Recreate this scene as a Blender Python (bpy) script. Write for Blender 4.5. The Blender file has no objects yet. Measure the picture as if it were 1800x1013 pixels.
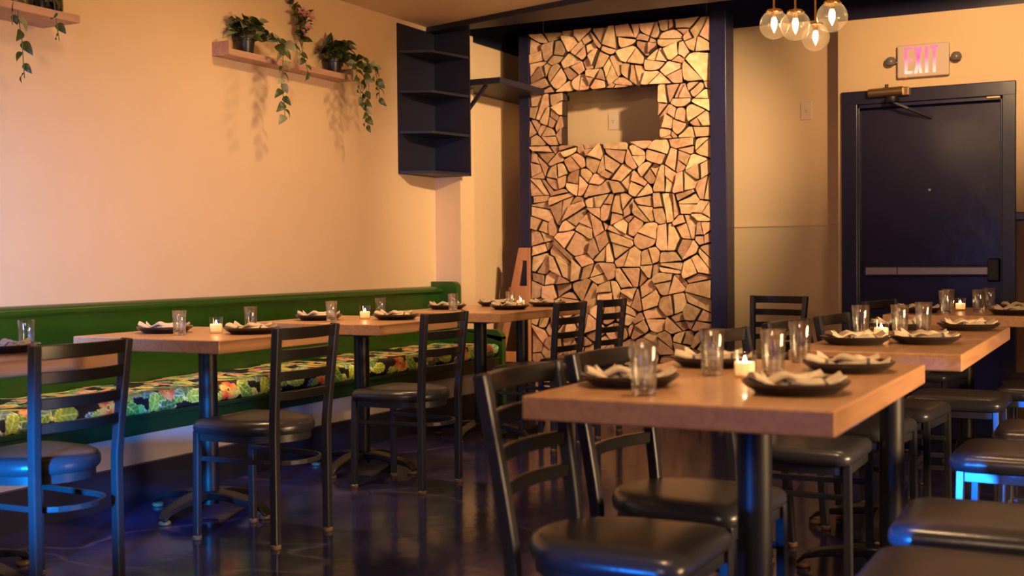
import bpy, math, random
from mathutils import Vector, Matrix
random.seed(7)
S = bpy.context.scene
COL = S.collection
PI = math.pi

# ------------------------------------------------------------------ camera
YAW, PITCH, ROLL = 0.484, -0.025, -0.009
def cam_axes():
    f = Vector((-math.sin(YAW), math.cos(YAW), 0)); r = Vector((math.cos(YAW), math.sin(YAW), 0)); u = Vector((0, 0, 1))
    f2 = f*math.cos(PITCH)+u*math.sin(PITCH); u2 = u*math.cos(PITCH)-f*math.sin(PITCH)
    r3 = r*math.cos(ROLL)+u2*math.sin(ROLL); u3 = u2*math.cos(ROLL)-r*math.sin(ROLL)
    return r3, u3, f2
r_, u_, f_ = cam_axes()
cam = bpy.data.objects.new('camera', bpy.data.cameras.new('camera'))
COL.objects.link(cam)
cam.matrix_world = Matrix(((r_.x, u_.x, -f_.x, 0), (r_.y, u_.y, -f_.y, 0), (r_.z, u_.z, -f_.z, 1.12), (0, 0, 0, 1)))
cam.data.sensor_width = 36; cam.data.lens = 42.0
cam.data.clip_start = 0.05
cam.data.dof.use_dof = True; cam.data.dof.focus_distance = 6.0; cam.data.dof.aperture_fstop = 3.2
S.camera = cam

# ------------------------------------------------------------------ world, light, exposure
S.view_settings.view_transform = 'Standard'; S.view_settings.look = 'None'
S.view_settings.gamma = 1; S.view_settings.use_curve_mapping = False
S.view_settings.exposure = 0.0
w = bpy.data.worlds.new('world'); S.world = w; w.use_nodes = True
w.node_tree.nodes['Background'].inputs[0].default_value = (0.35, 0.3, 0.5, 1)
w.node_tree.nodes['Background'].inputs[1].default_value = 0.02

def area(name, loc, target, size, power, color, sy=None, spread=PI):
    d = bpy.data.lights.new(name, 'AREA'); d.energy = power; d.color = color
    d.shape = 'RECTANGLE' if sy else 'DISK'; d.size = size
    if sy: d.size_y = sy
    d.spread = spread
    o = bpy.data.objects.new(name, d); COL.objects.link(o); o.location = loc
    o.rotation_euler = (Vector(target)-Vector(loc)).to_track_quat('-Z', 'Y').to_euler()
    return o
def spot(name, loc, target, power, color, angle=70, blend=0.6, r=0.04):
    d = bpy.data.lights.new(name, 'SPOT'); d.energy = power; d.color = color
    d.spot_size = math.radians(angle); d.spot_blend = blend; d.shadow_soft_size = r
    o = bpy.data.objects.new(name, d); COL.objects.link(o); o.location = loc
    o.rotation_euler = (Vector(target)-Vector(loc)).to_track_quat('-Z', 'Y').to_euler()
    return o
WARM = (1.0, 0.62, 0.30)
WARM2 = (1.0, 0.70, 0.42)
# track spots on the ceiling, just outside the frame; the table ones are added to brighten the tabletops
spot('track_spot_partition', (-1.4, 6.7, 2.76), (-3.8, 8.45, 1.75), 560, WARM2, 68, 0.9, 0.05)
spot('track_spot_partition', (-2.7, 4.6, 2.78), (-3.5, 8.45, 2.75), 60, WARM2, 26, 0.9, 0.05)
spot('track_spot_wall', (-3.35, 5.2, 2.78), (-4.7, 5.4, 0.9), 40, WARM, 112, 0.9, 0.05)
spot('track_spot_wall_far', (-3.35, 6.3, 2.78), (-4.7, 6.1, 0.9), 34, WARM, 100, 0.9, 0.05)
spot('track_spot_wall_near', (-3.3, 3.5, 2.75), (-4.7, 4.6, 2.2), 18, WARM2, 80, 0.7, 0.08)
spot('track_spot_front_table', (-0.8, 2.8, 2.78), (-0.9, 3.05, 0.80), 130, WARM, 60, 0.7, 0.10)
spot('track_spot_middle_table', (-0.7, 4.7, 2.78), (-0.8, 4.8, 0.80), 55, WARM, 70, 0.7, 0.10)
spot('track_spot_far_table', (-0.7, 7.0, 2.70), (-0.8, 7.1, 0.80), 25, WARM, 90, 0.7, 0.10)
spot('track_spot_bench_tables', (-3.35, 3.9, 2.78), (-3.62, 4.05, 0.80), 190, WARM, 56, 0.8, 0.10)
spot('track_spot_bench_tables', (-3.35, 5.2, 2.78), (-3.62, 5.3, 0.80), 150, WARM, 56, 0.8, 0.10)
spot('track_spot_long_table', (-3.2, 6.5, 2.76), (-3.7, 6.8, 0.8), 95, WARM, 60, 0.8, 0.10)
spot('track_spot_door', (-0.6, 6.6, 2.75), (-1.2, 8.75, 2.5), 230, WARM, 60, 0.9, 0.05)
# added warm fill from the right, low enough to reach the bench cushion
area('bar_glow', (2.2, 3.6, 1.1), (-4.4, 4.8, 0.5), 1.4, 75, WARM, 0.7, spread=math.radians(100))
area('rear_room_glow', (-0.4, -1.5, 2.2), (-1.5, 4.0, 0.6), 1.0, 42, WARM2, 0.5)  # added warm fill behind the camera, for the front table edge
# blue glow of the street window, off to the left; the narrow spots and low fill are added
spot('window_light', (-3.5, 1.2, 1.15), (-4.7, 3.2, 0.95), 900, (0.24, 0.38, 1.0), 58, 1.0, 0.3)
spot('neon_sign_light', (-1.5, 0.6, 0.40), (-1.0, 2.3, 0.40), 160, (0.01, 0.22, 1.0), 15, 1.0, 0.05)  # added spot, blue edge on the nearest chair seat
area('window_light_low', (-1.5, -1.0, 0.9), (-2.2, 4.0, 0.2), 1.2, 9, (0.16, 0.18, 1.0), 0.8)  # added purple fill for the floor and chair fronts
spot('neon_sign_light', (-1.9, 0.2, 0.9), (-3.15, 2.66, 0.45), 3600, (0.0, 0.28, 1.0), 13.5, 1.0, 0.10)  # added spot, blue on the leftmost chair
spot('neon_sign_light', (-0.9, 0.8, 0.45), (-0.48, 3.2, 0.41), 1500, (0.01, 0.22, 1.0), 13, 0.8, 0.05)  # added spot, blue on the stool edges

# ------------------------------------------------------------------ materials
def newmat(name):
    m = bpy.data.materials.new(name); m.use_nodes = True
    nt = m.node_tree; b = nt.nodes['Principled BSDF']
    return m, nt, b
def simple(name, col, rough=0.5, metal=0.0, noise=0.0, nscale=20, bump=0.0, spec=0.5, coat=0.0, col2=None):
    m, nt, b = newmat(name)
    b.inputs['Roughness'].default_value = rough; b.inputs['Metallic'].default_value = metal
    b.inputs['Specular IOR Level'].default_value = spec; b.inputs['Coat Weight'].default_value = coat
    tc = nt.nodes.new('ShaderNodeTexCoord'); n = nt.nodes.new('ShaderNodeTexNoise')
    n.inputs['Scale'].default_value = nscale; n.inputs['Detail'].default_value = 5
    nt.links.new(tc.outputs['Object'], n.inputs['Vector'])
    mx = nt.nodes.new('ShaderNodeMix'); mx.data_type = 'RGBA'
    c2 = col2 or tuple(c*(1-noise) for c in col)
    mx.inputs[6].default_value = (*col, 1); mx.inputs[7].default_value = (*c2, 1)
    nt.links.new(n.outputs['Fac'], mx.inputs[0]); nt.links.new(mx.outputs[2], b.inputs['Base Color'])
    if bump:
        bp = nt.nodes.new('ShaderNodeBump'); bp.inputs['Strength'].default_value = bump; bp.inputs['Distance'].default_value = 0.01
        nt.links.new(n.outputs['Fac'], bp.inputs['Height']); nt.links.new(bp.outputs['Normal'], b.inputs['Normal'])
    return m
def wood(name, c1, c2, rough=0.35, scale=(1, 12, 12), rnd=False, bump=0.1, coat=0.0):
    m, nt, b = newmat(name)
    tc = nt.nodes.new('ShaderNodeTexCoord'); mp = nt.nodes.new('ShaderNodeMapping'); mp.inputs['Scale'].default_value = scale
    n = nt.nodes.new('ShaderNodeTexNoise'); n.inputs['Scale'].default_value = 2.2; n.inputs['Detail'].default_value = 8; n.inputs['Distortion'].default_value = 1.2
    nt.links.new(tc.outputs['Object'], mp.inputs[0]); nt.links.new(mp.outputs[0], n.inputs['Vector'])
    cr = nt.nodes.new('ShaderNodeValToRGB'); cr.color_ramp.elements[0].position = 0.3; cr.color_ramp.elements[1].position = 0.72
    cr.color_ramp.elements[0].color = (*c1, 1); cr.color_ramp.elements[1].color = (*c2, 1)
    nt.links.new(n.outputs['Fac'], cr.inputs[0]); out = cr.outputs[0]
    if rnd:
        oi = nt.nodes.new('ShaderNodeObjectInfo'); hs = nt.nodes.new('ShaderNodeHueSaturation')
        mr = nt.nodes.new('ShaderNodeMapRange'); mr.inputs[3].default_value = 0.62; mr.inputs[4].default_value = 1.12
        mh = nt.nodes.new('ShaderNodeMapRange'); mh.inputs[3].default_value = 0.485; mh.inputs[4].default_value = 0.512
        ml = nt.nodes.new('ShaderNodeMath'); ml.operation = 'MULTIPLY'; ml.inputs[1].default_value = 7.3
        fr = nt.nodes.new('ShaderNodeMath'); fr.operation = 'FRACT'
        nt.links.new(oi.outputs['Random'], mr.inputs[0]); nt.links.new(oi.outputs['Random'], ml.inputs[0]); nt.links.new(ml.outputs[0], fr.inputs[0])
        nt.links.new(fr.outputs[0], mh.inputs[0]); nt.links.new(mh.outputs[0], hs.inputs['Hue'])
        nt.links.new(mr.outputs[0], hs.inputs['Value']); nt.links.new(out, hs.inputs['Color']); out = hs.outputs[0]
    nt.links.new(out, b.inputs['Base Color']); b.inputs['Roughness'].default_value = rough; b.inputs['Coat Weight'].default_value = coat
    bp = nt.nodes.new('ShaderNodeBump'); bp.inputs['Strength'].default_value = bump; bp.inputs['Distance'].default_value = 0.005
    nt.links.new(n.outputs['Fac'], bp.inputs['Height']); nt.links.new(bp.outputs['Normal'], b.inputs['Normal'])
    return m
def emit(name, col, s):
    m, nt, b = newmat(name); b.inputs['Emission Color'].default_value = (*col, 1); b.inputs['Emission Strength'].default_value = s
    b.inputs['Base Color'].default_value = (*col, 1); return m
def glassmat(name, col=(1, 1, 1), rough=0.0, ior=1.45, spec=0.5):
    m, nt, b = newmat(name); b.inputs['Base Color'].default_value = (*col, 1); b.inputs['Transmission Weight'].default_value = 1
    b.inputs['Roughness'].default_value = rough; b.inputs['IOR'].default_value = ior; return m
def thin_glass(name, tint=(1, 1, 1), ior=1.5):
    m = bpy.data.materials.new(name); m.use_nodes = True; nt = m.node_tree; nt.nodes.clear()
    o = nt.nodes.new('ShaderNodeOutputMaterial'); t = nt.nodes.new('ShaderNodeBsdfTransparent'); g = nt.nodes.new('ShaderNodeBsdfGlossy')
    t.inputs[0].default_value = (*tint, 1); g.inputs['Roughness'].default_value = 0.02
    f = nt.nodes.new('ShaderNodeFresnel'); ge = nt.nodes.new('ShaderNodeNewGeometry'); mr = nt.nodes.new('ShaderNodeMapRange'); mr.inputs[3].default_value = ior; mr.inputs[4].default_value = 1/ior; nt.links.new(ge.outputs['Backfacing'], mr.inputs[0]); nt.links.new(mr.outputs[0], f.inputs[0]); mx = nt.nodes.new('ShaderNodeMixShader')
    nt.links.new(f.outputs[0], mx.inputs[0]); nt.links.new(t.outputs[0], mx.inputs[1]); nt.links.new(g.outputs[0], mx.inputs[2]); nt.links.new(mx.outputs[0], o.inputs[0])
    return m

M = {}
M['wall'] = simple('cream_plaster', (0.74, 0.52, 0.29), 0.55, noise=0.10, nscale=3.0, bump=0.12)
M['wallpanel'] = simple('cream_wall_board', (0.66, 0.48, 0.27), 0.5, noise=0.08, nscale=3.0, bump=0.1)
M['ceil'] = simple('ceiling_paint', (0.76, 0.55, 0.35), 0.6, noise=0.08, nscale=2.0, bump=0.1)
M['navy'] = simple('navy_paint', (0.018, 0.018, 0.055), 0.28, noise=0.25, nscale=8, bump=0.12)
M['navymat'] = simple('navy_matte_paint', (0.012, 0.012, 0.03), 0.5, noise=0.3, nscale=10, bump=0.1)
M['navydoor'] = simple('navy_door_paint', (0.022, 0.020, 0.062), 0.22, noise=0.35, nscale=5, bump=0.25)
M['brownwall'] = wood('brown_wainscot', (0.16, 0.085, 0.045), (0.24, 0.13, 0.07), 0.5, (10, 10, 1))
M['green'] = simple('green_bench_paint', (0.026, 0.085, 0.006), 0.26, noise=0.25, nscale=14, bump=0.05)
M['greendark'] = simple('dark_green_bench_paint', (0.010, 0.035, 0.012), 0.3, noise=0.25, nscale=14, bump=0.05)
M['kick'] = simple('pale_bench_kick_board', (0.42, 0.36, 0.34), 0.3, noise=0.12, nscale=4, bump=0.05)
M['black'] = simple('black_metal', (0.010, 0.010, 0.012), 0.42, 0.0, noise=0.2, nscale=30)
M['chairmetal'] = simple('dark_chair_metal', (0.050, 0.050, 0.060), 0.34, 0.35, noise=0.25, nscale=40)
M['slat'] = simple('dark_slat_metal', (0.030, 0.027, 0.026), 0.24, 0.4, noise=0.2, nscale=40)
M['stoolmetal'] = simple('steel_stool_metal', (0.20, 0.21, 0.24), 0.3, 0.9, noise=0.2, nscale=40)
M['vinyl'] = simple('black_vinyl', (0.034, 0.034, 0.044), 0.28, noise=0.15, nscale=60, bump=0.06)
M['glide'] = simple('tan_glide', (0.22, 0.15, 0.08), 0.35, noise=0.2, nscale=30)
M['table'] = wood('oak_tabletop', (0.46, 0.235, 0.11), (0.60, 0.33, 0.17), 0.30, (14, 1.2, 14), coat=0.15)
M['ledge'] = wood('pinkish_pine', (0.40, 0.22, 0.14), (0.52, 0.30, 0.20), 0.5, (12, 1.2, 12))
M['log'] = wood('split_log_end', (0.60, 0.33, 0.16), (0.88, 0.58, 0.33), 0.75, (7, 7, 7), rnd=True, bump=0.5)
M['bark'] = simple('bark_sides', (0.07, 0.035, 0.018), 0.9, noise=0.6, nscale=30, bump=0.4)
M['plate'] = simple('charcoal_plate', (0.022, 0.018, 0.018), 0.22, noise=0.3, nscale=40)
M['cloth'] = simple('oat_linen', (0.62, 0.50, 0.35), 0.85, noise=0.1, nscale=120, bump=0.2)
M['stripe'] = simple('dark_linen_stripe', (0.12, 0.10, 0.10), 0.85, noise=0.1, nscale=120, bump=0.2)
M['glass'] = glassmat('tumbler_glass')
M['tumbler'] = thin_glass('tumbler_wall_glass', (0.97, 0.98, 0.97), 1.8)
nt = M['tumbler'].node_tree; tl = nt.nodes.new('ShaderNodeBsdfGlass'); tl.inputs['IOR'].default_value = 1.45; mx = nt.nodes.new('ShaderNodeMixShader'); mx.inputs[0].default_value = 0.3
ou = [n_ for n_ in nt.nodes if n_.type == 'OUTPUT_MATERIAL'][0]; src = ou.inputs[0].links[0].from_socket
nt.links.new(src, mx.inputs[1]); nt.links.new(tl.outputs[0], mx.inputs[2]); nt.links.new(mx.outputs[0], ou.inputs[0])
M['candleglass'] = thin_glass('candle_glass')
M['globe'] = thin_glass('globe_glass', (1.0, 0.97, 0.93))
nt = M['globe'].node_tree; tl = nt.nodes.new('ShaderNodeBsdfTranslucent'); tl.inputs[0].default_value = (1, 0.9, 0.75, 1); mx = nt.nodes.new('ShaderNodeMixShader'); mx.inputs[0].default_value = 0.03
ou = [n_ for n_ in nt.nodes if n_.type == 'OUTPUT_MATERIAL'][0]; src = ou.inputs[0].links[0].from_socket
nt.links.new(src, mx.inputs[1]); nt.links.new(tl.outputs[0], mx.inputs[2]); nt.links.new(mx.outputs[0], ou.inputs[0])
M['wax'] = bpy.data.materials.new('white_wax'); M['wax'].use_nodes = True
nt = M['wax'].node_tree; b = nt.nodes['Principled BSDF']; b.inputs['Base Color'].default_value = (0.95, 0.86, 0.72, 1); b.inputs['Roughness'].default_value = 0.4
tl = nt.nodes.new('ShaderNodeBsdfTranslucent'); tl.inputs[0].default_value = (0.95, 0.80, 0.62, 1); mx = nt.nodes.new('ShaderNodeMixShader'); mx.inputs[0].default_value = 0.6
nt.links.new(b.outputs[0], mx.inputs[1]); nt.links.new(tl.outputs[0], mx.inputs[2]); nt.links.new(mx.outputs[0], nt.nodes['Material Output'].inputs[0])
M['flame'] = emit('flame', (1.0, 0.72, 0.35), 60)
M['filament'] = emit('bulb_glow', (1.0, 0.66, 0.30), 55)
M['brass'] = simple('brass', (0.72, 0.42, 0.14), 0.25, 1.0, noise=0.1)
M['leaf'] = simple('green_leaf', (0.028, 0.045, 0.010), 0.4, noise=0.0, nscale=60, col2=(0.06, 0.075, 0.015))
M['leafpale'] = simple('variegated_leaf', (0.05, 0.09, 0.03), 0.4, nscale=45, col2=(0.42, 0.40, 0.24))
M['stem'] = simple('vine_stem', (0.12, 0.14, 0.04), 0.6)
M['petal'] = simple('pink_petal', (0.62, 0.30, 0.26), 0.6, noise=0.3)
M['pot'] = simple('black_pot', (0.015, 0.015, 0.018), 0.35)
M['soil'] = simple('potting_soil', (0.03, 0.02, 0.012), 0.9, noise=0.5, bump=0.5)
M['darkglass'] = simple('dark_green_glass', (0.01, 0.014, 0.01), 0.08, coat=1.0)
M['vaseglass'] = glassmat('clear_vase_glass')
M['plastic'] = simple('cream_plastic', (0.66, 0.50, 0.34), 0.4)
M['outletslot'] = simple('dark_slot', (0.05, 0.035, 0.025), 0.5)
M['signbody'] = simple('beige_sign_case', (0.62, 0.48, 0.38), 0.45)
M['lamphead'] = simple('grey_lamp_head', (0.16, 0.14, 0.13), 0.3)
M['bar'] = simple('brushed_steel', (0.42, 0.36, 0.32), 0.32, 0.7, noise=0.15)
M['bronze'] = simple('bronze_closer', (0.42, 0.28, 0.14), 0.3, 0.8, noise=0.2)
M['orangewood'] = wood('orange_plywood', (0.42, 0.17, 0.07), (0.55, 0.25, 0.11), 0.4, (8, 8, 1))
M['wire'] = simple('grey_cable', (0.12, 0.12, 0.13), 0.4, 0.6)
# exit letters: edge-lit, pink at the top and white by the lamps at the bottom
m, nt, b = newmat('lit_pink_letters')
tc = nt.nodes.new('ShaderNodeTexCoord'); sx = nt.nodes.new('ShaderNodeSeparateXYZ'); cr = nt.nodes.new('ShaderNodeValToRGB')
nt.links.new(tc.outputs['Generated'], sx.inputs[0]); nt.links.new(sx.outputs['Z'], cr.inputs[0])
cr.color_ramp.elements[0].position = 0.0; cr.color_ramp.elements[0].color = (1, 0.55, 0.5, 1)
cr.color_ramp.elements[1].position = 0.6; cr.color_ramp.elements[1].color = (0.95, 0.13, 0.33, 1)
nt.links.new(cr.outputs[0], b.inputs['Emission Color']); nt.links.new(cr.outputs[0], b.inputs['Base Color']); b.inputs['Emission Strength'].default_value = 0.85
M['exit'] = m
# floor: glossy navy resin
m, nt, b = newmat('glossy_navy_floor')
tc = nt.nodes.new('ShaderNodeTexCoord'); n = nt.nodes.new('ShaderNodeTexNoise'); n.inputs['Scale'].default_value = 1.6; n.inputs['Detail'].default_value = 7; n.inputs['Distortion'].default_value = 1.5
nt.links.new(tc.outputs['Object'], n.inputs['Vector'])
cr = nt.nodes.new('ShaderNodeValToRGB'); cr.color_ramp.elements[0].position = 0.35; cr.color_ramp.elements[0].color = (0.014, 0.013, 0.048, 1)
cr.color_ramp.elements[1].position = 0.75; cr.color_ramp.elements[1].color = (0.036, 0.032, 0.13, 1)
nt.links.new(n.outputs['Fac'], cr.inputs[0])
# wispy light reflections painted as pale streaks into the base colour
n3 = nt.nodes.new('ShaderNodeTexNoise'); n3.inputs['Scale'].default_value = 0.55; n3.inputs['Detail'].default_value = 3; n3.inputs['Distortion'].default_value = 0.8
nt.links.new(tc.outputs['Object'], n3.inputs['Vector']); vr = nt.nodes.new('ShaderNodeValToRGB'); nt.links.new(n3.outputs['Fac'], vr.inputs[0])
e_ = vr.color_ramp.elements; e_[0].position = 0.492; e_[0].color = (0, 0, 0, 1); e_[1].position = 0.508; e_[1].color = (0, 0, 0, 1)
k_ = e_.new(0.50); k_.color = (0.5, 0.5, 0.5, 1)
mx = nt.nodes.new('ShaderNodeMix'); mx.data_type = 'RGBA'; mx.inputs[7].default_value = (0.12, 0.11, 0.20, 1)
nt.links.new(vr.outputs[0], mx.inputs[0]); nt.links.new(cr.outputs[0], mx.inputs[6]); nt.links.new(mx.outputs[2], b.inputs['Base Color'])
b.inputs['Roughness'].default_value = 0.14; b.inputs['Specular IOR Level'].default_value = 0.35
n2 = nt.nodes.new('ShaderNodeTexNoise'); n2.inputs['Scale'].default_value = 9; bp = nt.nodes.new('ShaderNodeBump'); bp.inputs['Strength'].default_value = 0.06; bp.inputs['Distance'].default_value = 0.02
nt.links.new(tc.outputs['Object'], n2.inputs['Vector']); nt.links.new(n2.outputs['Fac'], bp.inputs['Height']); nt.links.new(bp.outputs['Normal'], b.inputs['Normal'])
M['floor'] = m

# ------------------------------------------------------------------ mesh helpers
class MB:
    def __init__(s): s.v = []; s.f = []; s.mi = []; s.mats = []
    def mat(s, m):
        if m not in s.mats: s.mats.append(m)
        return s.mats.index(m)
    def add(s, v, f, m=0):
        o = len(s.v); s.v += [tuple(p) for p in v]; s.f += [tuple(i+o for i in q) for q in f]; s.mi += [m]*len(f)
    def box(s, a, b, m=0):
        x0, y0, z0 = a; x1, y1, z1 = b
        s.add([(x0, y0, z0), (x1, y0, z0), (x1, y1, z0), (x0, y1, z0), (x0, y0, z1), (x1, y0, z1), (x1, y1, z1), (x0, y1, z1)],
              [(0, 3, 2, 1), (4, 5, 6, 7), (0, 1, 5, 4), (1, 2, 6, 5), (2, 3, 7, 6), (3, 0, 4, 7)], m)
    def prism(s, poly, z0, z1, m=0):
        n = len(poly)
        s.add([(x, y, z0) for x, y in poly]+[(x, y, z1) for x, y in poly],
              [tuple(range(n-1, -1, -1)), tuple(range(n, 2*n))]+[(i, (i+1) % n, n+(i+1) % n, n+i) for i in range(n)], m)
    def rings(s, rings, cap0=True, cap1=True, closed=True, m=0):
        n = len(rings[0]); v = [p for r in rings for p in r]; f = []
        for k in range(len(rings)-1):
            for i in range(n if closed else n-1):
                j = (i+1) % n
                f.append((k*n+i, k*n+j, (k+1)*n+j, (k+1)*n+i))
        if cap0: f.append(tuple(range(n-1, -1, -1)))
        if cap1: f.append(tuple((len(rings)-1)*n+i for i in range(n)))
        s.add(v, f, m)
    def lathe(s, prof, c=(0, 0, 0), n=24, cap0=True, cap1=True, m=0):
        s.rings([[(c[0]+r*math.cos(2*PI*i/n), c[1]+r*math.sin(2*PI*i/n), c[2]+z) for i in range(n)] for r, z in prof], cap0, cap1, True, m)
    def tube(s, pts, sec, m=0, up=(0, 0, 1)):
        # sec: list of (side, up) offsets or float radius; section frame follows the path
        if isinstance(sec, (int, float)): sec = [(sec*math.cos(2*PI*i/10), sec*math.sin(2*PI*i/10)) for i in range(10)]
        P = [Vector(p) for p in pts]; R = []
        for i, p in enumerate(P):
            t = (P[min(i+1, len(P)-1)]-P[max(i-1, 0)]).normalized()
            u = Vector(up); sd = t.cross(u)
            if sd.length < 1e-3: sd = t.cross(Vector((0, 1, 0)))
            sd.normalize(); uu = sd.cross(t).normalized()
            R.append([p+sd*a+uu*b for a, b in sec])
        s.rings(R, m=m)
    def build(s, name, mat, parent=None, smooth=False, bevel=0, kind=None, loc=None, seg=2, mats=None):
        me = bpy.data.meshes.new(name); me.from_pydata(s.v, [], s.f)
        for mm in (mats or [mat]): me.materials.append(mm)
        if mats: me.polygons.foreach_set('material_index', s.mi)
        if smooth:
            me.polygons.foreach_set('use_smooth', [True]*len(me.polygons))
            me.set_sharp_from_angle(angle=math.radians(40))
        me.update()
        o = bpy.data.objects.new(name, me); COL.objects.link(o); o.parent = parent
        if loc: o.location = loc
        if bevel:
            bv = o.modifiers.new('bevel', 'BEVEL'); bv.width = bevel; bv.segments = seg; bv.limit_method = 'ANGLE'; bv.angle_limit = 0.6
        if kind: o['kind'] = kind
        return o
def sq(w, h=None):
    h = h or w; return [(-w/2, -h/2), (w/2, -h/2), (w/2, h/2), (-w/2, h/2)]
def B(name, a, b, mat, parent=None, bevel=0, kind=None, **k):
    q = MB(); q.box(a, b); return q.build(name, mat, parent, bevel=bevel, kind=kind, **k)
def thing(name, label, cat, loc=(0, 0, 0), rz=0, group=None):
    o = bpy.data.objects.new(name, None); COL.objects.link(o); o.location = loc; o.rotation_euler = (0, 0, rz)
    o.empty_display_size = 0.1
    tag(o, label, cat, group); return o
def tag(o, label, cat, group=None):
    o['label'] = label; o['category'] = cat
    if group: o['group'] = group
    return o
def kids(o): return [c for c in KID.get(o, [])]
def copytree(o, parent=None, allobj=None):
    c = o.copy(); COL.objects.link(c); c.parent = parent
    for ch in list(o.children): copytree(ch, c)
    return c
def dup(root, label, loc, rz=0, group=None, sc=None):
    r = copytree(root); r.location = loc; r.rotation_euler = (0, 0, rz); r['label'] = label
    if group: r['group'] = group
    if sc: r.scale = sc
    return r

# ------------------------------------------------------------------ setting
XL, XR, YF, YB, YD, ZC = -4.7, 2.4, -2.8, 8.95, 8.75, 2.84
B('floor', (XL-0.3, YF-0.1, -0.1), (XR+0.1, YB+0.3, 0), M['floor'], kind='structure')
q = MB(); q.box((XL-0.2, YF, ZC), (XR, 7.66, ZC+0.12)); q.build('ceiling', M['ceil'], kind='structure')
B('ceiling_raised', (XL-0.2, 7.66, 3.22), (XR, YB+0.2, 3.3), M['navymat'], kind='structure')
B('trim_5', (XL, 7.63, ZC+0.12), (XR, 7.66, 3.22), M['navymat'], kind='structure')
B('wall_left', (XL-0.2, YF, 0), (XL, 7.71, 2.84), M['wall'], kind='structure')
q = MB(); q.box((XL-0.2, 7.71, 0), (-4.48, 7.92, 2.8)); q.box((XL-0.2, 7.92, 0), (-4.6, YB, 2.8)); q.build('wall_alcove', M['wall'], kind='structure')
B('wall_back', (XL-0.2, YB, 0), (-1.93, YB+0.2, 2.865), M['wall'], kind='structure')
B('trim_3', (XL-0.2, YB-0.01, 2.865), (-1.93, YB+0.2, 3.22), M['navy'], kind='structure')
B('trim_4', (XL-0.2, 7.66, 2.8), (-4.585, YB-0.01, 3.22), M['navymat'], kind='structure')
# lower board and rail of the back wall
B('trim_1', (-4.6, YB-0.012, 0), (-1.93, YB, 1.34), M['wallpanel'], kind='structure')
B('trim_2', (-4.6, YB-0.02, 1.34), (-1.93, YB, 1.352), M['wallpanel'], kind='structure')
# door wall around the opening
q = MB(); DX0, DX1, DZ = -1.80, -0.82, 2.20
q.box((-1.93, YD, 0), (DX0, YB+0.2, 2.80)); q.box((DX0, YD, DZ), (DX1, YB+0.2, 2.80)); q.box((DX1, YD, 1.40), (XR, YB+0.2, 2.80))
q.build('wall_door', M['wall'], kind='structure')
B('trim_9', (DX1, YD, 0), (XR, YB+0.2, 1.40), M['brownwall'], kind='structure')
B('trim_6', (-0.745, YD-0.03, 1.345), (XR, YD, 1.40), M['navy'], kind='structure', bevel=0.006)
B('trim_7', (-1.93, YD-0.008, 2.80), (XR, YB+0.2, 3.22), M['navy'], kind='structure')
B('wall_right', (XR, YF, 0), (XR+0.2, YB+0.2, 3.2), M['wall'], kind='structure')
q = MB(); q.box((XL-0.2, YF-0.2, 0), (XR+0.2, YF, 0.7)); q.box((XL-0.2, YF-0.2, 2.3), (XR+0.2, YF, 3.0))
for a, c in ((XL-0.2, -4.2), (-1.4, -0.2), (2.1, XR+0.2)): q.box((a, YF-0.2, 0.7), (c, YF, 2.3))
q.build('wall_front', M['wall'], kind='structure')
for i, (a, c) in enumerate(((-4.2, -1.4), (-0.2, 2.1))):
    g = B('window_%d' % (i+1), (a, YF-0.12, 0.7), (c, YF-0.11, 2.3), M['candleglass'], kind='structure')
    q = MB()
    for x in (a, (a+c)/2-0.03, c-0.06): q.box((x, YF-0.15, 0.7), (x+0.06, YF-0.05, 2.3))
    for z in (0.7, 2.24): q.box((a, YF-0.149, z), (c, YF-0.049, z+0.06))
    q.build('window_frame', M['navy'], g)
# dark strip along the ceiling edge
q = MB(); q.prism([(-4.69, 7.60), (-3.365, 7.25), (-2.4, 7.02), (2.39, 6.3), (2.39, 7.66), (-4.47, 7.66), (-4.69, 7.70)], 2.80, 2.84)
q.build('trim_8', M['navymat'], kind='structure', bevel=0.004)

# ------------------------------------------------------------------ door
d = MB(); d.box((DX0+0.004, YD+0.03, 0.01), (DX1-0.004, YD+0.075, DZ-0.045)); door = d.build('door_1', M['navydoor'], kind='structure', bevel=0.003)
q = MB()
FW = 0.078
for x0, x1 in ((DX0-FW-0.025, DX0+0.01), (DX1-0.01, DX1+FW)): q.box((x0, YD-0.028, 0), (x1, YD, DZ+0.085))
q.box((DX0-FW-0.025, YD-0.029, DZ-0.01), (DX1+FW, YD+0.001, DZ+0.088))
q.build('door_casing', M['navy'], door, bevel=0.006)
q = MB(); q.box((DX0, YD-0.012, 0), (DX0+0.022, YD+0.09, DZ)); q.box((DX1-0.022, YD-0.012, 0), (DX1, YD+0.09, DZ)); q.box((DX0, YD-0.012, DZ-0.035), (DX1, YD+0.09, DZ))
q.build('door_jamb', M['navy'], door, bevel=0.004)
q = MB(); q.tube([(-1.305, YD+0.032, 1.572), (-1.305, YD+0.022, 1.572)], 0.009); q.build('peephole', M['bar'], door, smooth=True)
# panic bar
pb = thing('panic_bar', 'brushed steel push bar across the navy exit door', 'door bar', (-1.32, YD+0.03, 1.0))
B('push_bar', (-0.41, -0.075, -0.024), (0.41, -0.03, 0.032), M['bar'], pb, bevel=0.006)
B('bar_seam', (-0.195, -0.077, -0.025), (-0.189, -0.03, 0.033), M['outletslot'], pb)
B('bar_base', (-0.43, -0.035, -0.035), (0.44, 0.0, 0.043), M['black'], pb, bevel=0.004)
q = MB(); q.prism([(0.40, -0.085), (0.475, -0.085), (0.475, 0), (0.40, 0)], -0.07, 0.09); q.build('latch_case', M['black'], pb, bevel=0.012)
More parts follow.
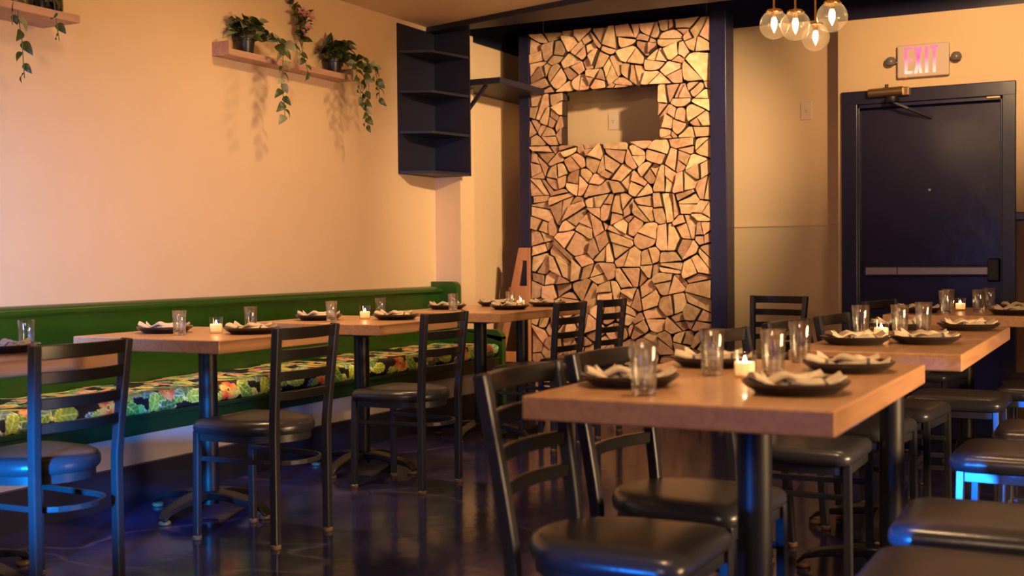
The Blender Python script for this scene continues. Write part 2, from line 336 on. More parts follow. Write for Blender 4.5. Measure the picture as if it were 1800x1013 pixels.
# closer
cl = thing('door_closer', 'bronze tube door closer on the upper frame of the navy door', 'door closer', (-1.60, YD-0.028, 2.262))
q = MB(); q.tube([(-0.105, -0.03, 0.0), (0.13, -0.03, 0.004)], 0.032); q.build('cylinder_body', M['bronze'], cl, smooth=True)
q = MB(); q.box((-0.07, -0.035, -0.03), (0.17, 0.0, 0.03)); q.build('mounting_block', M['bronze'], cl, bevel=0.006)
q = MB(); q.tube([(0.02, -0.03, 0.03), (0.02, -0.03, 0.055)], 0.012); q.build('valve_screw', M['black'], cl, smooth=True)
q = MB(); q.lathe([(0.045, -0.075), (0.05, -0.06), (0.05, -0.04), (0.03, -0.03)], (0.06, -0.05, 0)); q.build('pivot', M['black'], cl, smooth=True)
q = MB(); q.tube([(0.06, -0.05, -0.07), (0.16, -0.04, -0.12), (0.31, 0.045, -0.19)], sq(0.026, 0.014)); q.build('arm', M['black'], cl)
B('door_stop', (-0.93, YD-0.02, 2.175), (-0.84, YD+0.03, 2.215), M['bronze'], door, bevel=0.005)

# exit sign
es = thing('exit_sign', 'lit pink EXIT sign with two lamp heads above the navy door', 'exit sign', (-1.338, YD, 2.47))
B('sign_case', (-0.172, -0.05, -0.115), (0.172, 0.0, 0.112), M['signbody'], es, bevel=0.008)
def letter(ch):
    q = MB(); w_, h_, t = 0.052, 0.185, 0.019; y0, y1 = -0.054, -0.049
    def pr(poly): n = len(poly); q.add([(x, y0, z) for x, z in poly]+[(x, y1, z) for x, z in poly], [tuple(range(n)), tuple(range(2*n-1, n-1, -1))]+[(i, n+i, n+(i+1) % n, (i+1) % n) for i in range(n)])
    if ch == 'E':
        pr([(0, 0), (t, 0), (t, h_), (0, h_)])
        for z in (0, h_/2-0.009, h_-0.018): pr([(t, z), (w_, z), (w_, z+0.018), (t, z+0.018)])
    if ch == 'X':
        pr([(0, 0), (t+0.002, 0), (w_+0.004, h_), (w_-t+0.002, h_)]); pr([(w_-t+0.002, 0), (w_+0.004, 0), (t+0.002, h_), (0, h_)])
    if ch == 'I': pr([(0, 0), (t+0.003, 0), (t+0.003, h_), (0, h_)])
    if ch == 'T': pr([(w_/2-t/2, 0), (w_/2+t/2, 0), (w_/2+t/2, h_-0.018), (w_/2-t/2, h_-0.018)]); pr([(0, h_-0.018), (w_, h_-0.018), (w_, h_), (0, h_)])
    return q
for ch, x in (('E', -0.122), ('X', -0.058), ('I', 0.014), ('T', 0.050)):
    o = letter(ch).build('letter', M['exit'], es); o.location = (x, 0, -0.09)
q = MB(); q.box((-0.12, -0.052, -0.117), (-0.11, -0.045, -0.112)); q.build('indicator_light', emit('red_led', (1, 0.02, 0.01), 3), es)
for sx_ in (-1, 1):
    q = MB(); q.tube([(sx_*0.172, -0.03, 0.0), (sx_*0.195, -0.035, -0.003)], 0.009); br = q.build('bracket', M['lamphead'], es, smooth=True)
    q = MB(); q.lathe([(0.006, 0.036), (0.022, 0.031), (0.034, 0.016), (0.037, 0.0), (0.033, -0.014), (0.02, -0.022), (0.01, -0.022)]); lh = q.build('lamp_head', M['lamphead'], es, smooth=True)
    lh.location = (sx_*0.218, -0.042, 0.004); lh.rotation_euler = (0.35, 0, 0)
    q = MB(); q.lathe([(0.022, -0.0235), (0.012, -0.028), (0.002, -0.03)]); q.build('lens', M['darkglass'], lh, smooth=True)

# outlets
def outlet(loc, label):
    t = thing('wall_outlet', label, 'outlet', loc, 0)
    B('cover_plate', (-0.042, -0.008, -0.067), (0.042, 0.0, 0.067), M['plastic'], t, bevel=0.003)
    q = MB(); q.rings([[(0.018*math.cos(a), y, 0.018*math.sin(a)) for a in [2*PI*i/16 for i in range(16)]] for y in (-0.011, -0.0075)]); rc = q.build('socket', M['plastic'], t)
    q = MB()
    for x in (-0.007, 0.007): q.box((x-0.0015, -0.0125, -0.001), (x+0.0015, -0.0108, 0.01))
    q.box((-0.003, -0.0125, -0.012), (0.003, -0.0108, -0.007)); q.build('slot', M['outletslot'], rc)
    return t
outlet((-2.208, YB, 2.2), 'cream electrical outlet on the back wall left of the exit door')
outlet((-3.765, YB, 2.215), 'cream electrical outlet seen through the opening in the log partition')

# ------------------------------------------------------------------ log partition
PX0, PX1, PY, PZ = -4.27, -2.78, 8.45, 2.885
part = thing('firewood_partition', 'tall navy framed partition faced with stacked split log ends around a window opening', 'partition', (0, PY, 0))
HX0, HX1, HZ0, HZ1 = -3.985, -3.195, 2.00, 2.41
q = MB(); q.box((PX0, 0.10, 0.0), (HX0-0.03, 0.14, PZ-0.03)); q.box((HX1+0.03, 0.10, 0), (PX1, 0.14, PZ-0.03)); q.box((HX0-0.03, 0.10, 0), (HX1+0.03, 0.14, HZ0-0.03)); q.box((HX0-0.03, 0.10, HZ1+0.03), (HX1+0.03, 0.14, PZ-0.03))
q.build('backing_board', M['navymat'], part)
B('post', (PX0-0.09, -0.01, 0), (PX0, 0.16, PZ-0.01), M['navy'], part, bevel=0.004)
B('post', (PX1, -0.03, 0), (PX1+0.12, 0.16, PZ+0.02), M['navy'], part, bevel=0.004)
q = MB(); q.box((HX0-0.035, 0.05, HZ0-0.035), (HX0-0.02, 0.14, HZ1+0.035)); q.box((HX1+0.02, 0.05, HZ0-0.035), (HX1+0.035, 0.14, HZ1+0.035))
q.box((HX0-0.02, 0.05, HZ0-0.035), (HX1+0.02, 0.14, HZ0-0.02)); q.box((HX0-0.02, 0.05, HZ1+0.02), (HX1+0.02, 0.14, HZ1+0.035)); q.build('opening_lining', M['navymat'], part)
rnd = random.Random(21)
def clip(poly, px, py, nx, ny):   # keep side where (p-P).n <= 0 ; poly: list of (x,y,tag)
    out = []; n = len(poly)
    for i in range(n):
        a = poly[i]; b2 = poly[(i+1) % n]
        da = (a[0]-px)*nx+(a[1]-py)*ny; db = (b2[0]-px)*nx+(b2[1]-py)*ny
        if da <= 0: out.append(a)
        if (da < 0 < db) or (db < 0 < da):
            t = da/(da-db); out.append((a[0]+(b2[0]-a[0])*t, a[1]+(b2[1]-a[1])*t))
    return out
def area2(p): return 0.5*sum(p[i][0]*p[(i+1) % len(p)][1]-p[(i+1) % len(p)][0]*p[i][1] for i in range(len(p)))
def voronoi(rect, n):
    x0, x1, y0, y1 = rect; pts = []; dmin = math.sqrt((x1-x0)*(y1-y0)/n)*0.72; tries = 0
    while len(pts) < n and tries < 20000:
        tries += 1; p = (rnd.uniform(x0, x1), rnd.uniform(y0, y1))
        if all((p[0]-a)**2+(p[1]-b2)**2 > dmin*dmin for a, b2 in pts): pts.append(p)
    cells = []
    for i, p in enumerate(pts):
        poly = [(x0, y0), (x1, y0), (x1, y1), (x0, y1)]
        for j, o in enumerate(pts):
            if i != j and abs(p[0]-o[0])+abs(p[1]-o[1]) < 0.9:
                nx, ny = o[0]-p[0], o[1]-p[1]; k = 0.5
                poly = clip(poly, p[0]+nx*k, p[1]+ny*k, nx, ny)
                if len(poly) < 3: break
        if len(poly) >= 3: cells.append((p, poly))
    return cells
def inset(poly, d):
    out = list(poly); n = len(poly)
    for i in range(n):
        a = poly[i]; b2 = poly[(i+1) % n]; ex, ey = b2[0]-a[0], b2[1]-a[1]; l = math.hypot(ex, ey)
        if l < 1e-6: continue
        nx, ny = ey/l, -ex/l      # outward for ccw
        out = clip(out, a[0]-nx*d, a[1]-ny*d, nx, ny)
        if len(out) < 3: return []
    return out
def dedupe(p, e=0.004):
    o = []
    for a in p:
        if not o or math.hypot(a[0]-o[-1][0], a[1]-o[-1][1]) > e: o.append(a)
    if len(o) > 1 and math.hypot(o[0][0]-o[-1][0], o[0][1]-o[-1][1]) <= e: o.pop()
    return o
areas = [((PX0, HX0, HZ0, HZ1), 7), ((HX1, PX1, HZ0, HZ1), 10), ((PX0, PX1, HZ1, PZ), 30), ((PX0, PX1, 0.0, HZ0), 108)]
logs = []
def smooth_cell(poly, amt):
    poly = dedupe(poly, 0.006); out = []; n = len(poly)
    for i in range(n):
        a, v, c = Vector(poly[i-1]), Vector(poly[i]), Vector(poly[(i+1) % n])
        if max(v.x-PX0, 0) < 0.004 or PX1-v.x < 0.004 or abs(v.y-PZ) < 0.004: out.append(tuple(v)); continue
        A_, C_ = v.lerp(a, amt), v.lerp(c, amt)
        for t in (0.0, 0.33, 0.67, 1.0): out.append(tuple(A_*(1-t)**2+v*2*t*(1-t)+C_*t*t))
    return out
for rect, n in areas:
    for p, poly in voronoi(rect, n):
        if area2(poly) < 0: poly = poly[::-1]
        poly = inset(poly, rnd.uniform(0.0003, 0.0015))
        if len(poly) < 3: continue
        A = abs(area2(poly)); cell = smooth_cell(poly, rnd.choice((0.06, 0.12, 0.2, 0.34)))
        k = 1 if A < 0.005 else rnd.choices((1, 2, 3, 4), (10, 44, 36, 10) if A > 0.014 else (30, 50, 20, 0))[0]; style = rnd.random()
        a0 = rnd.uniform(0, 2*PI); ctr = Vector((sum(v[0] for v in poly)/len(poly)+rnd.uniform(-.02, .02), sum(v[1] for v in poly)/len(poly)+rnd.uniform(-.02, .02)))
        pieces = [cell]
        if k == 2: pieces = [clip(cell, ctr.x, ctr.y, math.cos(a0), math.sin(a0)), clip(cell, ctr.x, ctr.y, -math.cos(a0), -math.sin(a0))]
        elif k >= 3 and style < 0.55:      # chords that miss the centre: triangles and slabs
            for c in range(k-1):
                pieces.sort(key=lambda q_: -abs(area2(q_))); big = pieces.pop(0)
                m0 = Vector((sum(v[0] for v in big)/len(big), sum(v[1] for v in big)/len(big))); aa = a0+c*rnd.uniform(0.8, 1.6)
                nx, ny = math.cos(aa), math.sin(aa); of = rnd.uniform(-0.012, 0.012)
                pieces += [q_ for q_ in (clip(big, m0.x+nx*of, m0.y+ny*of, nx, ny), clip(big, m0.x+nx*of, m0.y+ny*of, -nx, -ny)) if len(q_) >= 3]
        elif k >= 3:      # wedges that meet near the middle, like a split round
            an = sorted([a0+2*PI*i/k+rnd.uniform(-.35, .35) for i in range(k)]); pieces = []
            for i in range(k):
                b0, b1 = an[i], an[(i+1) % k]
                if i == k-1: b1 += 2*PI
                if b1-b0 >= PI*0.98: b1 = b0+PI*0.98
                w1 = clip(cell, ctr.x, ctr.y, math.sin(b0), -math.cos(b0)); w1 = clip(w1, ctr.x, ctr.y, -math.sin(b1), math.cos(b1)) if len(w1) > 2 else w1
                pieces.append(w1)
        more_ = []
        for pc in pieces:      # no face much bigger than a hand
            if len(pc) > 2 and abs(area2(pc)) > 0.0135:
                m0 = Vector((sum(v[0] for v in pc)/len(pc), sum(v[1] for v in pc)/len(pc))); aa = rnd.uniform(0, PI)
                more_ += [clip(pc, m0.x, m0.y, math.cos(aa), math.sin(aa)), clip(pc, m0.x, m0.y, -math.cos(aa), -math.sin(aa))]
            else: more_.append(pc)
        for pc in more_:
            if len(pc) < 3: continue
            if area2(pc) < 0: pc = pc[::-1]
            ins = dedupe(inset(pc, rnd.uniform(0.0014, 0.0042)), 0.003)
            if len(ins) < 3 or abs(area2(ins)) < 0.0009: continue
            cc = Vector((sum(v[0] for v in ins)/len(ins), sum(v[1] for v in ins)/len(ins))); th = rnd.uniform(-.05, .05); cs_, sn_ = math.cos(th), math.sin(th); s_ = rnd.uniform(0.975, 1.0)
            out = []; nn = len(ins)
            for i in range(nn):      # slightly ragged, concave split faces
                v, c = Vector(ins[i]), Vector(ins[(i+1) % nn]); out.append(v)
                if (c-v).length > 0.05:
                    e = c-v; nrm = Vector((e.y, -e.x)).normalized(); out.append(v+e*rnd.uniform(.35, .65)-nrm*rnd.uniform(-0.002, 0.004))
            logs.append([(cc.x+((x-cc.x)*cs_-(y-cc.y)*sn_)*s_, cc.y+((x-cc.x)*sn_+(y-cc.y)*cs_)*s_) for x, y in out])
logs.sort(key=lambda l: -abs(area2(l))*(0.3 if sum(v[1] for v in l)/len(l) < 0.45 else 1))
def logmesh(q, l, y0, tx, tz, origin):
    n = len(l); ox, oz = origin
    def ring(s_, dy): return [(ox+(x-ox)*s_, y0+dy+(x-ox)*tx+(z-oz)*tz, oz+(z-oz)*s_) for x, z in l]
    r0 = ring(0.955, 0); r1 = ring(1.0, 0.006); r2 = [(x, 0.10, z) for x, _, z in r1]
    o = len(q.v); q.v += r0+r1+r2
    q.f.append(tuple(o+i for i in range(n))); q.mi.append(0)
    for k, mi in ((0, 0), (1, 1)):
        for i in range(n):
            j = (i+1) % n; q.f.append((o+k*n+i, o+(k+1)*n+i, o+(k+1)*n+j, o+k*n+j)); q.mi.append(mi)
rest = MB()
print('LOGS', len(logs))
for i, l in enumerate(logs):
    cx = sum(v[0] for v in l)/len(l); cz = sum(v[1] for v in l)/len(l)
    y0 = rnd.uniform(-0.02, 0.03); tx, tz = rnd.uniform(-.2, .2), rnd.uniform(-.2, .2)
    if i < 300:
        q = MB(); logmesh(q, l, y0, tx, tz, (cx, cz)); q.build('split_log', None, part, mats=[M['log'], M['bark']])
    else: logmesh(rest, l, y0, tx, tz, (cx, cz))
if rest.v: rest.build('split_logs', None, part, mats=[M['log'], M['bark']], kind='stuff')
for x, l in ((-2.83, 'thin grey hanging cable above the right corner of the log partition'), (-4.17, 'thin grey hanging cable above the left end of the log partition')):
    q = MB(); q.tube([(x, PY+0.05, 2.86), (x, PY+0.05, 3.22)], 0.004); o = q.build('hanging_cable', M['wire'], smooth=True); tag(o, l, 'cable')

# ------------------------------------------------------------------ corner shelf and alcove shelf
cs = thing('corner_shelf', 'navy open corner shelf unit high in the corner beside the alcove', 'shelf', (XL, 7.71, 1.74))
B('back_panel', (0.0, -0.505, -0.01), (0.012, 0.0, 1.065), M['navymat'], cs)
B('back_panel', (0.012, -0.012, -0.01), (0.315, 0.0, 1.065), M['navymat'], cs)
for z in (0.0, 0.285, 0.575, 0.86):
    q = MB(); q.prism([(0.012, -0.50), (0.225, -0.40), (0.235, -0.37), (0.31, -0.012), (0.012, -0.012)], z-0.008, z+0.012); q.build('shelf_board', M['navymat'], cs, bevel=0.002)
al = thing('alcove_shelf', 'long navy wall shelf on a slanted bracket inside the alcove', 'shelf', (-4.48, 7.72, 2.40))
q = MB(); q.prism([(0.0, 0.0), (0.34, 0.0), (0.34, 1.2), (-0.12, 1.2), (-0.12, 0.201), (0.0, 0.201)], 0.0, 0.045); q.build('board', M['navymat'], al, bevel=0.003)
q = MB(); q.tube([(0.003, 0.04, -0.22), (0.20, 0.04, 0.0)], sq(0.03, 0.02)); q.tube([(0.003, 0.04, -0.24), (0.003, 0.04, 0.0)], sq(0.02, 0.01)); q.build('bracket', M['navymat'], al)

# ------------------------------------------------------------------ bench (banquette)
bn = thing('banquette_bench', 'long green painted wall bench with a tropical print seat cushion', 'bench', (XL, 2.0, 0))
L = 5.69
B('back_panel', (0.0, 0, 0.36), (0.075, L, 0.875), M['green'], bn, bevel=0.004)
q = MB()
sec = [(0.0, 0.868), (0.095, 0.868), (0.105, 0.878), (0.105, 0.892), (0.097, 0.902), (0.085, 0.912), (0.0, 0.915)]
q.rings([[(x, y, z) for x, z in sec] for y in (0, L)]); q.build('top_rail', M['green'], bn, smooth=True)
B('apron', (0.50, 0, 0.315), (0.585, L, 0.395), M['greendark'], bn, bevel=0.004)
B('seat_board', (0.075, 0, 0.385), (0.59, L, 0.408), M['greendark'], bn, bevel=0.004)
B('kick_board', (0.10, 0, 0.175), (0.555, L, 0.315), M['kick'], bn)
B('base', (0.0, 0, 0.0), (0.585, L, 0.175), M['navymat'], bn)
def rrect(x0, x1, z0, z1, r, corners):
    pts = []
    for (cx, cz, a0, on) in ((x1-r, z1-r, 0, corners[0]), (x0+r, z1-r, PI/2, corners[1])):
        if on: pts += [(cx+r*math.cos(a0+PI/2*k/8), cz+r*math.sin(a0+PI/2*k/8)) for k in range(9)]
        else: pts.append((x1, z1) if a0 == 0 else (x0, z1))
    return pts
q = MB()
hi = [(0.0, 0.0), (0.60, 0.0), (0.60, 0.55)]+[(0.60-0.07+0.07*math.cos(PI/2*k/6), 0.53+0.07*math.sin(PI/2*k/6)) for k in range(7)]+[(0.26, 0.60), (0.225, 0.64)]+[(0.225-0.05+0.05*math.cos(PI/2*k/6), 0.90+0.05*math.sin(PI/2*k/6)) for k in range(7)]+[(0.0, 0.95)]
n = len(hi)
q.add([(x, L-0.055, z) for x, z in hi]+[(x, L+0.005, z) for x, z in hi], [tuple(range(n)), tuple(range(2*n-1, n-1, -1))]+[(i, n+i, n+(i+1) % n, (i+1) % n) for i in range(n)])
q.build('end_panel', M['green'], bn, bevel=0.006)
# cushion: a fine grid whose vertices carry the printed flowers and leaves
def cushion():
    Lc = 5.6; step = 0.0062
    prof = []
    W0, W1, Z0, Z1, r = 0.078, 0.592, 0.408, 0.50, 0.035
    # back bottom -> back top -> front top -> front bottom
    def arc(cx, cz, a0, a1, k=6): return [(cx+r*math.cos(a0+(a1-a0)*i/k), cz+r*math.sin(a0+(a1-a0)*i/k)) for i in range(k+1)]
    key = [(W0, Z0)]+arc(W0+r, Z1-r, PI, PI/2)+arc(W1-r, Z1-r, PI/2, 0)+arc(W1-r, Z0+r*0.9, 0, -PI/2.2)
    d = [0]
    for i in range(1, len(key)): d.append(d[-1]+math.dist(key[i-1], key[i]))
    NV = int(d[-1]/step); prof = []
    for k in range(NV+1):
        t = d[-1]*k/NV; i = max(j for j in range(len(d)) if d[j] <= t+1e-9); i = min(i, len(d)-2)
        f = (t-d[i])/(d[i+1]-d[i]); prof.append((key[i][0]+(key[i+1][0]-key[i][0])*f, key[i][1]+(key[i+1][1]-key[i][1])*f, t))
    NU = int(Lc/step); import array
    v = []; 
    for iu in range(NU+1):
        y = Lc*iu/NU; sag = 0.004*math.sin(y*9)+0.003*math.sin(y*23+1)
        for (x, z, t) in prof: v.append((x, y, z+(sag if z > 0.47 else 0)))
    f = [(iu*(NV+1)+iv, iu*(NV+1)+iv+1, (iu+1)*(NV+1)+iv+1, (iu+1)*(NV+1)+iv) for iu in range(NU) for iv in range(NV)]
    col = [(0.012, 0.012, 0.012)]*len(v)
    du, dv = Lc/NU, d[-1]/NV; rr = random.Random(5)
    def paint(cu, cv, R, fn):
        for iu in range(max(0, int((cu-R)/du)), min(NU, int((cu+R)/du)+1)+1):
            for iv in range(max(0, int((cv-R)/dv)), min(NV, int((cv+R)/dv)+1)+1):
                x = iu*du-cu; y2 = iv*dv-cv; c = fn(x, y2)
                if c: col[iu*(NV+1)+iv] = c
    def leaf(cu, cv, a, l, wd, c1, c2):
        ca, sa = math.cos(a), math.sin(a)
        def fn(x, y2):
            p = (x*ca+y2*sa)/l; s2 = (-x*sa+y2*ca)/wd
            if abs(p) > 1: return None
            hw = (1-p*p)**0.7*(1-0.25*p)
            if abs(s2) > hw: return None
            e = abs(s2)/max(hw, 1e-3)
            if abs(s2) < 0.07 or e > 0.88: return c2
            vein = math.sin((p*5+abs(s2)*2.2)*PI)
            k = 0.5+0.5*vein; k *= 0.6
            return tuple(c1[i]*(1-k)+c2[i]*k*0.8 for i in range(3))
        paint(cu, cv, max(l, wd), fn)
    def flower(cu, cv, R, c1, c2):
        ph = rr.uniform(0, 6)
        def fn(x, y2):
            rad = math.hypot(x, y2); th = math.atan2(y2, x)+ph; pr_ = R*(0.55+0.45*abs(math.cos(2.5*th))**0.6)
            if rad > pr_: return None
            if rad < R*0.14: return (0.12, 0.05, 0.02)
            if rad < R*0.22: return (0.8, 0.5, 0.08)
            k = rad/pr_; k2 = 0.5+0.5*math.sin(th*2+ph)
            cc = tuple(c1[i]*(1-k2)+c2[i]*k2 for i in range(3)); s3 = 0.75 if k > 0.9 else 1.0
            return tuple(c*s3*(0.75+0.3*k) for c in cc)
        paint(cu, cv, R, fn)
    G = [((0.05, 0.13, 0.015), (0.35, 0.5, 0.1)), ((0.16, 0.26, 0.02), (0.55, 0.6, 0.12)), ((0.03, 0.10, 0.05), (0.30, 0.42, 0.28)), ((0.30, 0.32, 0.03), (0.7, 0.65, 0.2)), ((0.04, 0.07, 0.04), (0.5, 0.55, 0.42)), ((0.02, 0.06, 0.02), (0.14, 0.25, 0.08))]
    P = 0.80; H = d[-1]
    motif = []
    for k in range(100): motif.append(('l', rr.uniform(0, P), rr.uniform(0.02, H), rr.uniform(0, PI*2), rr.uniform(0.035, 0.075), rr.uniform(0.45, 0.7), rr.choice(G)))
    for k in range(14): motif.append(('l', rr.uniform(0, P), rr.uniform(0.1, H*0.8), rr.uniform(0, PI*2), rr.uniform(0.04, 0.06), 0.35, ((0.55, 0.10, 0.05), (0.8, 0.35, 0.15))))
    motif += [('f', 0.30, H-0.075, 0.062, ((0.75, 0.05, 0.02), (0.9, 0.36, 0.08))), ('f', 0.68, H-0.11, 0.05, ((0.85, 0.25, 0.10), (0.75, 0.08, 0.03))), ('f', 0.1, H*0.5, 0.055, ((0.85, 0.4, 0.2), (0.7, 0.08, 0.05))), ('f', 0.5, H*0.35, 0.05, ((0.85, 0.45, 0.3), (0.75, 0.2, 0.1)))]
    for rep in range(int(Lc/P)+1):
        for mt in motif:
            if mt[0] == 'l': leaf(rep*P+mt[1], mt[2], mt[3], mt[4], mt[4]*mt[5], *mt[6])
            else: flower(rep*P+mt[1], mt[2], mt[3], *mt[4])
    me = bpy.data.meshes.new('seat_cushion'); me.from_pydata(v, [], f)
    ca = me.color_attributes.new('print', 'FLOAT_COLOR', 'POINT')
    ca.data.foreach_set('color', [c for t in col for c in (*[min(0.95, k_*1.75) if t[0] > 0.013 else k_ for k_ in t], 1.0)])
    me.polygons.foreach_set('use_smooth', [True]*len(me.polygons))
    m, nt, b = newmat('tropical_print_fabric'); at = nt.nodes.new('ShaderNodeAttribute'); at.attribute_name = 'print'
    nt.links.new(at.outputs['Color'], b.inputs['Base Color']); b.inputs['Roughness'].default_value = 0.6
    me.materials.append(m)
    o = bpy.data.objects.new('seat_cushion', me); COL.objects.link(o); o.parent = bn; o['label'] = 'black seat cushion printed with tropical leaves and red orange flowers'
cushion()

# ------------------------------------------------------------------ tables
ZT = 0.80
def table(label, x0, x1, y0, y1, cols, group):
    cx, cy = (x0+x1)/2, (y0+y1)/2
    t = thing('dining_table', label, 'table', (cx, cy, 0))
    t['group'] = group
    B('tabletop', (x0-cx, y0-cy, 0.744), (x1-cx, y1-cy, ZT), M['table'], t, bevel=0.005)
    for c in cols:
        oy = c[1]-cy; ox_ = c[0]-cx
        q = MB(); q.tube([(ox_, oy, 0.04), (ox_, oy, 0.72)], [(0.041*math.cos(2*PI*i_/20), 0.041*math.sin(2*PI*i_/20)) for i_ in range(20)]); q.build('column', M['black'], t, smooth=True)
        q = MB(); q.box((ox_-0.13, oy-0.13, 0.72), (ox_+0.13, oy+0.13, 0.743)); q.build('mounting_plate', M['black'], t)
        for k in range(4):
            a = PI/4+k*PI/2 if False else k*PI/2
            c_, s_ = math.cos(a), math.sin(a); ln = 0.33 if k % 2 == 0 else 0.30
            q = MB(); pts = [(ox_+c_*r, oy+s_*r, z) for r, z in ((0.0, 0.085), (0.12, 0.08), (ln-0.09, 0.062), (ln-0.03, 0.045), (ln, 0.018))]
            R = []
            for i, p in enumerate(pts):
                wd = [0.045, 0.04, 0.034, 0.03, 0.024][i]; th = [0.035, 0.032, 0.026, 0.022, 0.012][i]
                R.append([(p[0]-s_*a_*wd, p[1]+c_*a_*wd, p[2]+b_*th) for a_, b_ in ((-1, -.5), (1, -.5), (1, .5), (-1, .5))])
            q.rings(R); ft = q.build('base_foot', M['black'], t, smooth=True, bevel=0.006)
            q = MB(); q.lathe([(0.022, 0.0), (0.026, 0.004), (0.026, 0.012), (0.02, 0.018)], (ox_+c_*(ln-0.02), oy+s_*(ln-0.02), 0)); q.build('leveler', M['glide'], ft, smooth=True)
    return t
gt, gr = 'tables along the green bench', 'tables in the right row'
table('wooden two seat table nearest the left edge of the photo, by the bench', -4.05, -3.263, 2.40, 3.147, [(-3.66, 2.77)], gt)
table('wooden bench table with a candle, second along the green bench from the left', -4.08, -3.263, 3.68, 4.44, [(-3.665, 4.06)], gt)
table('wooden bench table with a candle, third along the green bench from the left', -4.08, -3.29, 4.86, 5.62, [(-3.665, 5.245)], gt)
table('long wooden table at the far end of the bench, in front of the log partition', -4.06, -3.29, 6.10, 7.40, [(-3.66, 6.53), (-3.66, 7.1)], gt)
table('wooden four seat table in the right foreground, nearest the camera', -1.272, -0.552, 2.462, 3.63, [(-0.83, 2.84), (-0.975, 3.37)], gr)
table('middle wooden table of the right row, behind the foreground table', -1.06, -0.50, 4.03, 5.62, [(-0.76, 4.27), (-0.89, 4.985)], gr)
table('farthest wooden table of the right row, just in front of the navy door', -1.22, -0.40, 6.58, 7.60, [(-0.85, 7.05)], gr)

# ------------------------------------------------------------------ chairs
def pad(outline, z0, z1, mat, parent, name='seat'):
    cx = sum(p[0] for p in outline)/len(outline); cy = sum(p[1] for p in outline)/len(outline); h = z1-z0
    q = MB(); R = []
    for s_, z in ((0.95, z0), (0.985, z0+h*0.12), (1.0, z0+h*0.35), (0.99, z0+h*0.6), (0.95, z0+h*0.82), (0.86, z0+h*0.94), (0.6, z0+h*0.99), (0.25, z1)):
        R.append([(cx+(x-cx)*s_, cy+(y-cy)*s_, z) for x, y in outline])
    q.rings(R); return q.build(name, mat, parent, smooth=True)
def d_outline(fx, fw, bx, n=14, r=0.05):
    # wide straight front, sides curving into a round back
    pts = []
    for k in range(7): a = -PI/2+PI/2*k/6; pts.append((fx-r+r*math.cos(a), -fw+r+r*math.sin(a)))
    for k in range(7): a = PI/2*k/6; pts.append((fx-r+r*math.cos(a), fw-r+r*math.sin(a)))
    for k in range(1, 2*n): a = PI/2+PI*k/(2*n); pts.append((0.02+(0.02-bx)*math.cos(a)*1.0, fw*math.sin(a)))
    return pts
def chair(name, label, rake_foot, rake_top, group):
    t = thing(name, label, 'chair', group=group)
    def post(sgn):
        P = []
        for z in [0.012, 0.12, 0.25, 0.38, 0.45, 0.52, 0.60, 0.70, 0.80, 0.86]:
            if z < 0.45: x = -0.19+rake_foot*(1-z/0.45)**1.3; y = 0.172
            else: u = (z-0.45)/0.41; x = -0.19-rake_top*u**1.15; y = 0.172+0.02*u
            P.append((x, sgn*y, z))
        q = MB(); q.tube(P, sq(0.032), up=(1, 0, 0)); return q
    for s_ in (-1, 1):
        lg = post(s_).build('back_post', M['chairmetal'], t, smooth=False, bevel=0.005)
        q = MB(); q.lathe([(0.019, 0), (0.021, 0.003), (0.021, 0.014), (0.017, 0.018)], (-0.19+rake_foot, s_*0.172, 0), 14); q.build('foot_glide', M['glide'], lg, smooth=True)
        q = MB(); q.tube([(0.20, s_*0.175, 0.012), (0.195, s_*0.17, 0.44)], sq(0.027), up=(1, 0, 0)); lg = q.build('front_leg', M['chairmetal'], t, bevel=0.004)
        q = MB(); q.lathe([(0.017, 0), (0.019, 0.003), (0.019, 0.014), (0.015, 0.018)], (0.20, s_*0.175, 0), 14); q.build('foot_glide', M['glide'], lg, smooth=True)
    for z0, z1 in ((0.812, 0.858), (0.733, 0.773), (0.652, 0.688), (0.574, 0.608)):
        q = MB(); u = ((z0+z1)/2-0.45)/0.41; xb = -0.19-rake_top*u**1.15; hw = 0.167+0.02*u; R = []
        for k in range(13):
            y = -hw+2*hw*k/12; bow = 0.030*(1-(y/hw)**2)
            R.append([(xb-bow+dx, y, z) for dx, z in ((-0.008, z0), (0.008, z0), (0.008, z1), (-0.008, z1))])
        q.rings(R); q.build('back_slat', M['slat'], t, smooth=True, bevel=0.003)
    o = d_outline(0.215, 0.205, -0.215); pad(o, 0.432, 0.49, M['vinyl'], t)
    q = MB(); oo = [(x*0.93, y*0.90) for x, y in o]; q.prism(oo, 0.402, 0.433); q.build('seat_frame', M['chairmetal'], t, smooth=True)
    P = [(0.19, -0.168, 0.325), (0.0, -0.158, 0.325), (-0.12, -0.152, 0.325)]+[(-0.125-0.12*math.sin(a), -0.150*math.cos(a), 0.325) for a in [PI*k/12 for k in range(0, 13)]]+[(-0.12, 0.152, 0.325), (0.0, 0.158, 0.325), (0.19, 0.168, 0.325)]
    # the hoop runs inside the posts
    P = [(x if x > -0.18 else x*1.0, y*0.93, z) for x, y, z in P]
    q = MB(); q.tube(P, sq(0.010, 0.020)); q.build('stretcher_hoop', M['chairmetal'], t, bevel=0.003)
    return t
gL = 'ladder back chairs along the bench tables'; gR = 'ladder back chairs on the left side of the right tables'
cA = chair('ladderback_chair', 'black ladder back chair at the left edge, lit blue, with a pale glossy seat', 0.0, 0.035, gL)
def at(o, x, y, a): o.location = (x, y, 0); o.rotation_euler = (0, 0, a)
at(cA, -3.285, 2.80, PI)
dup(cA, 'black ladder back chair tucked at the second bench table from the left', (-3.155, 3.815, 0), PI+0.02)
dup(cA, 'black ladder back chair tucked at the third bench table from the left', (-3.21, 4.98, 0), PI)
dup(cA, 'black ladder back chair nearer end of the long table, before the log partition', (-3.18, 6.36, 0), PI)
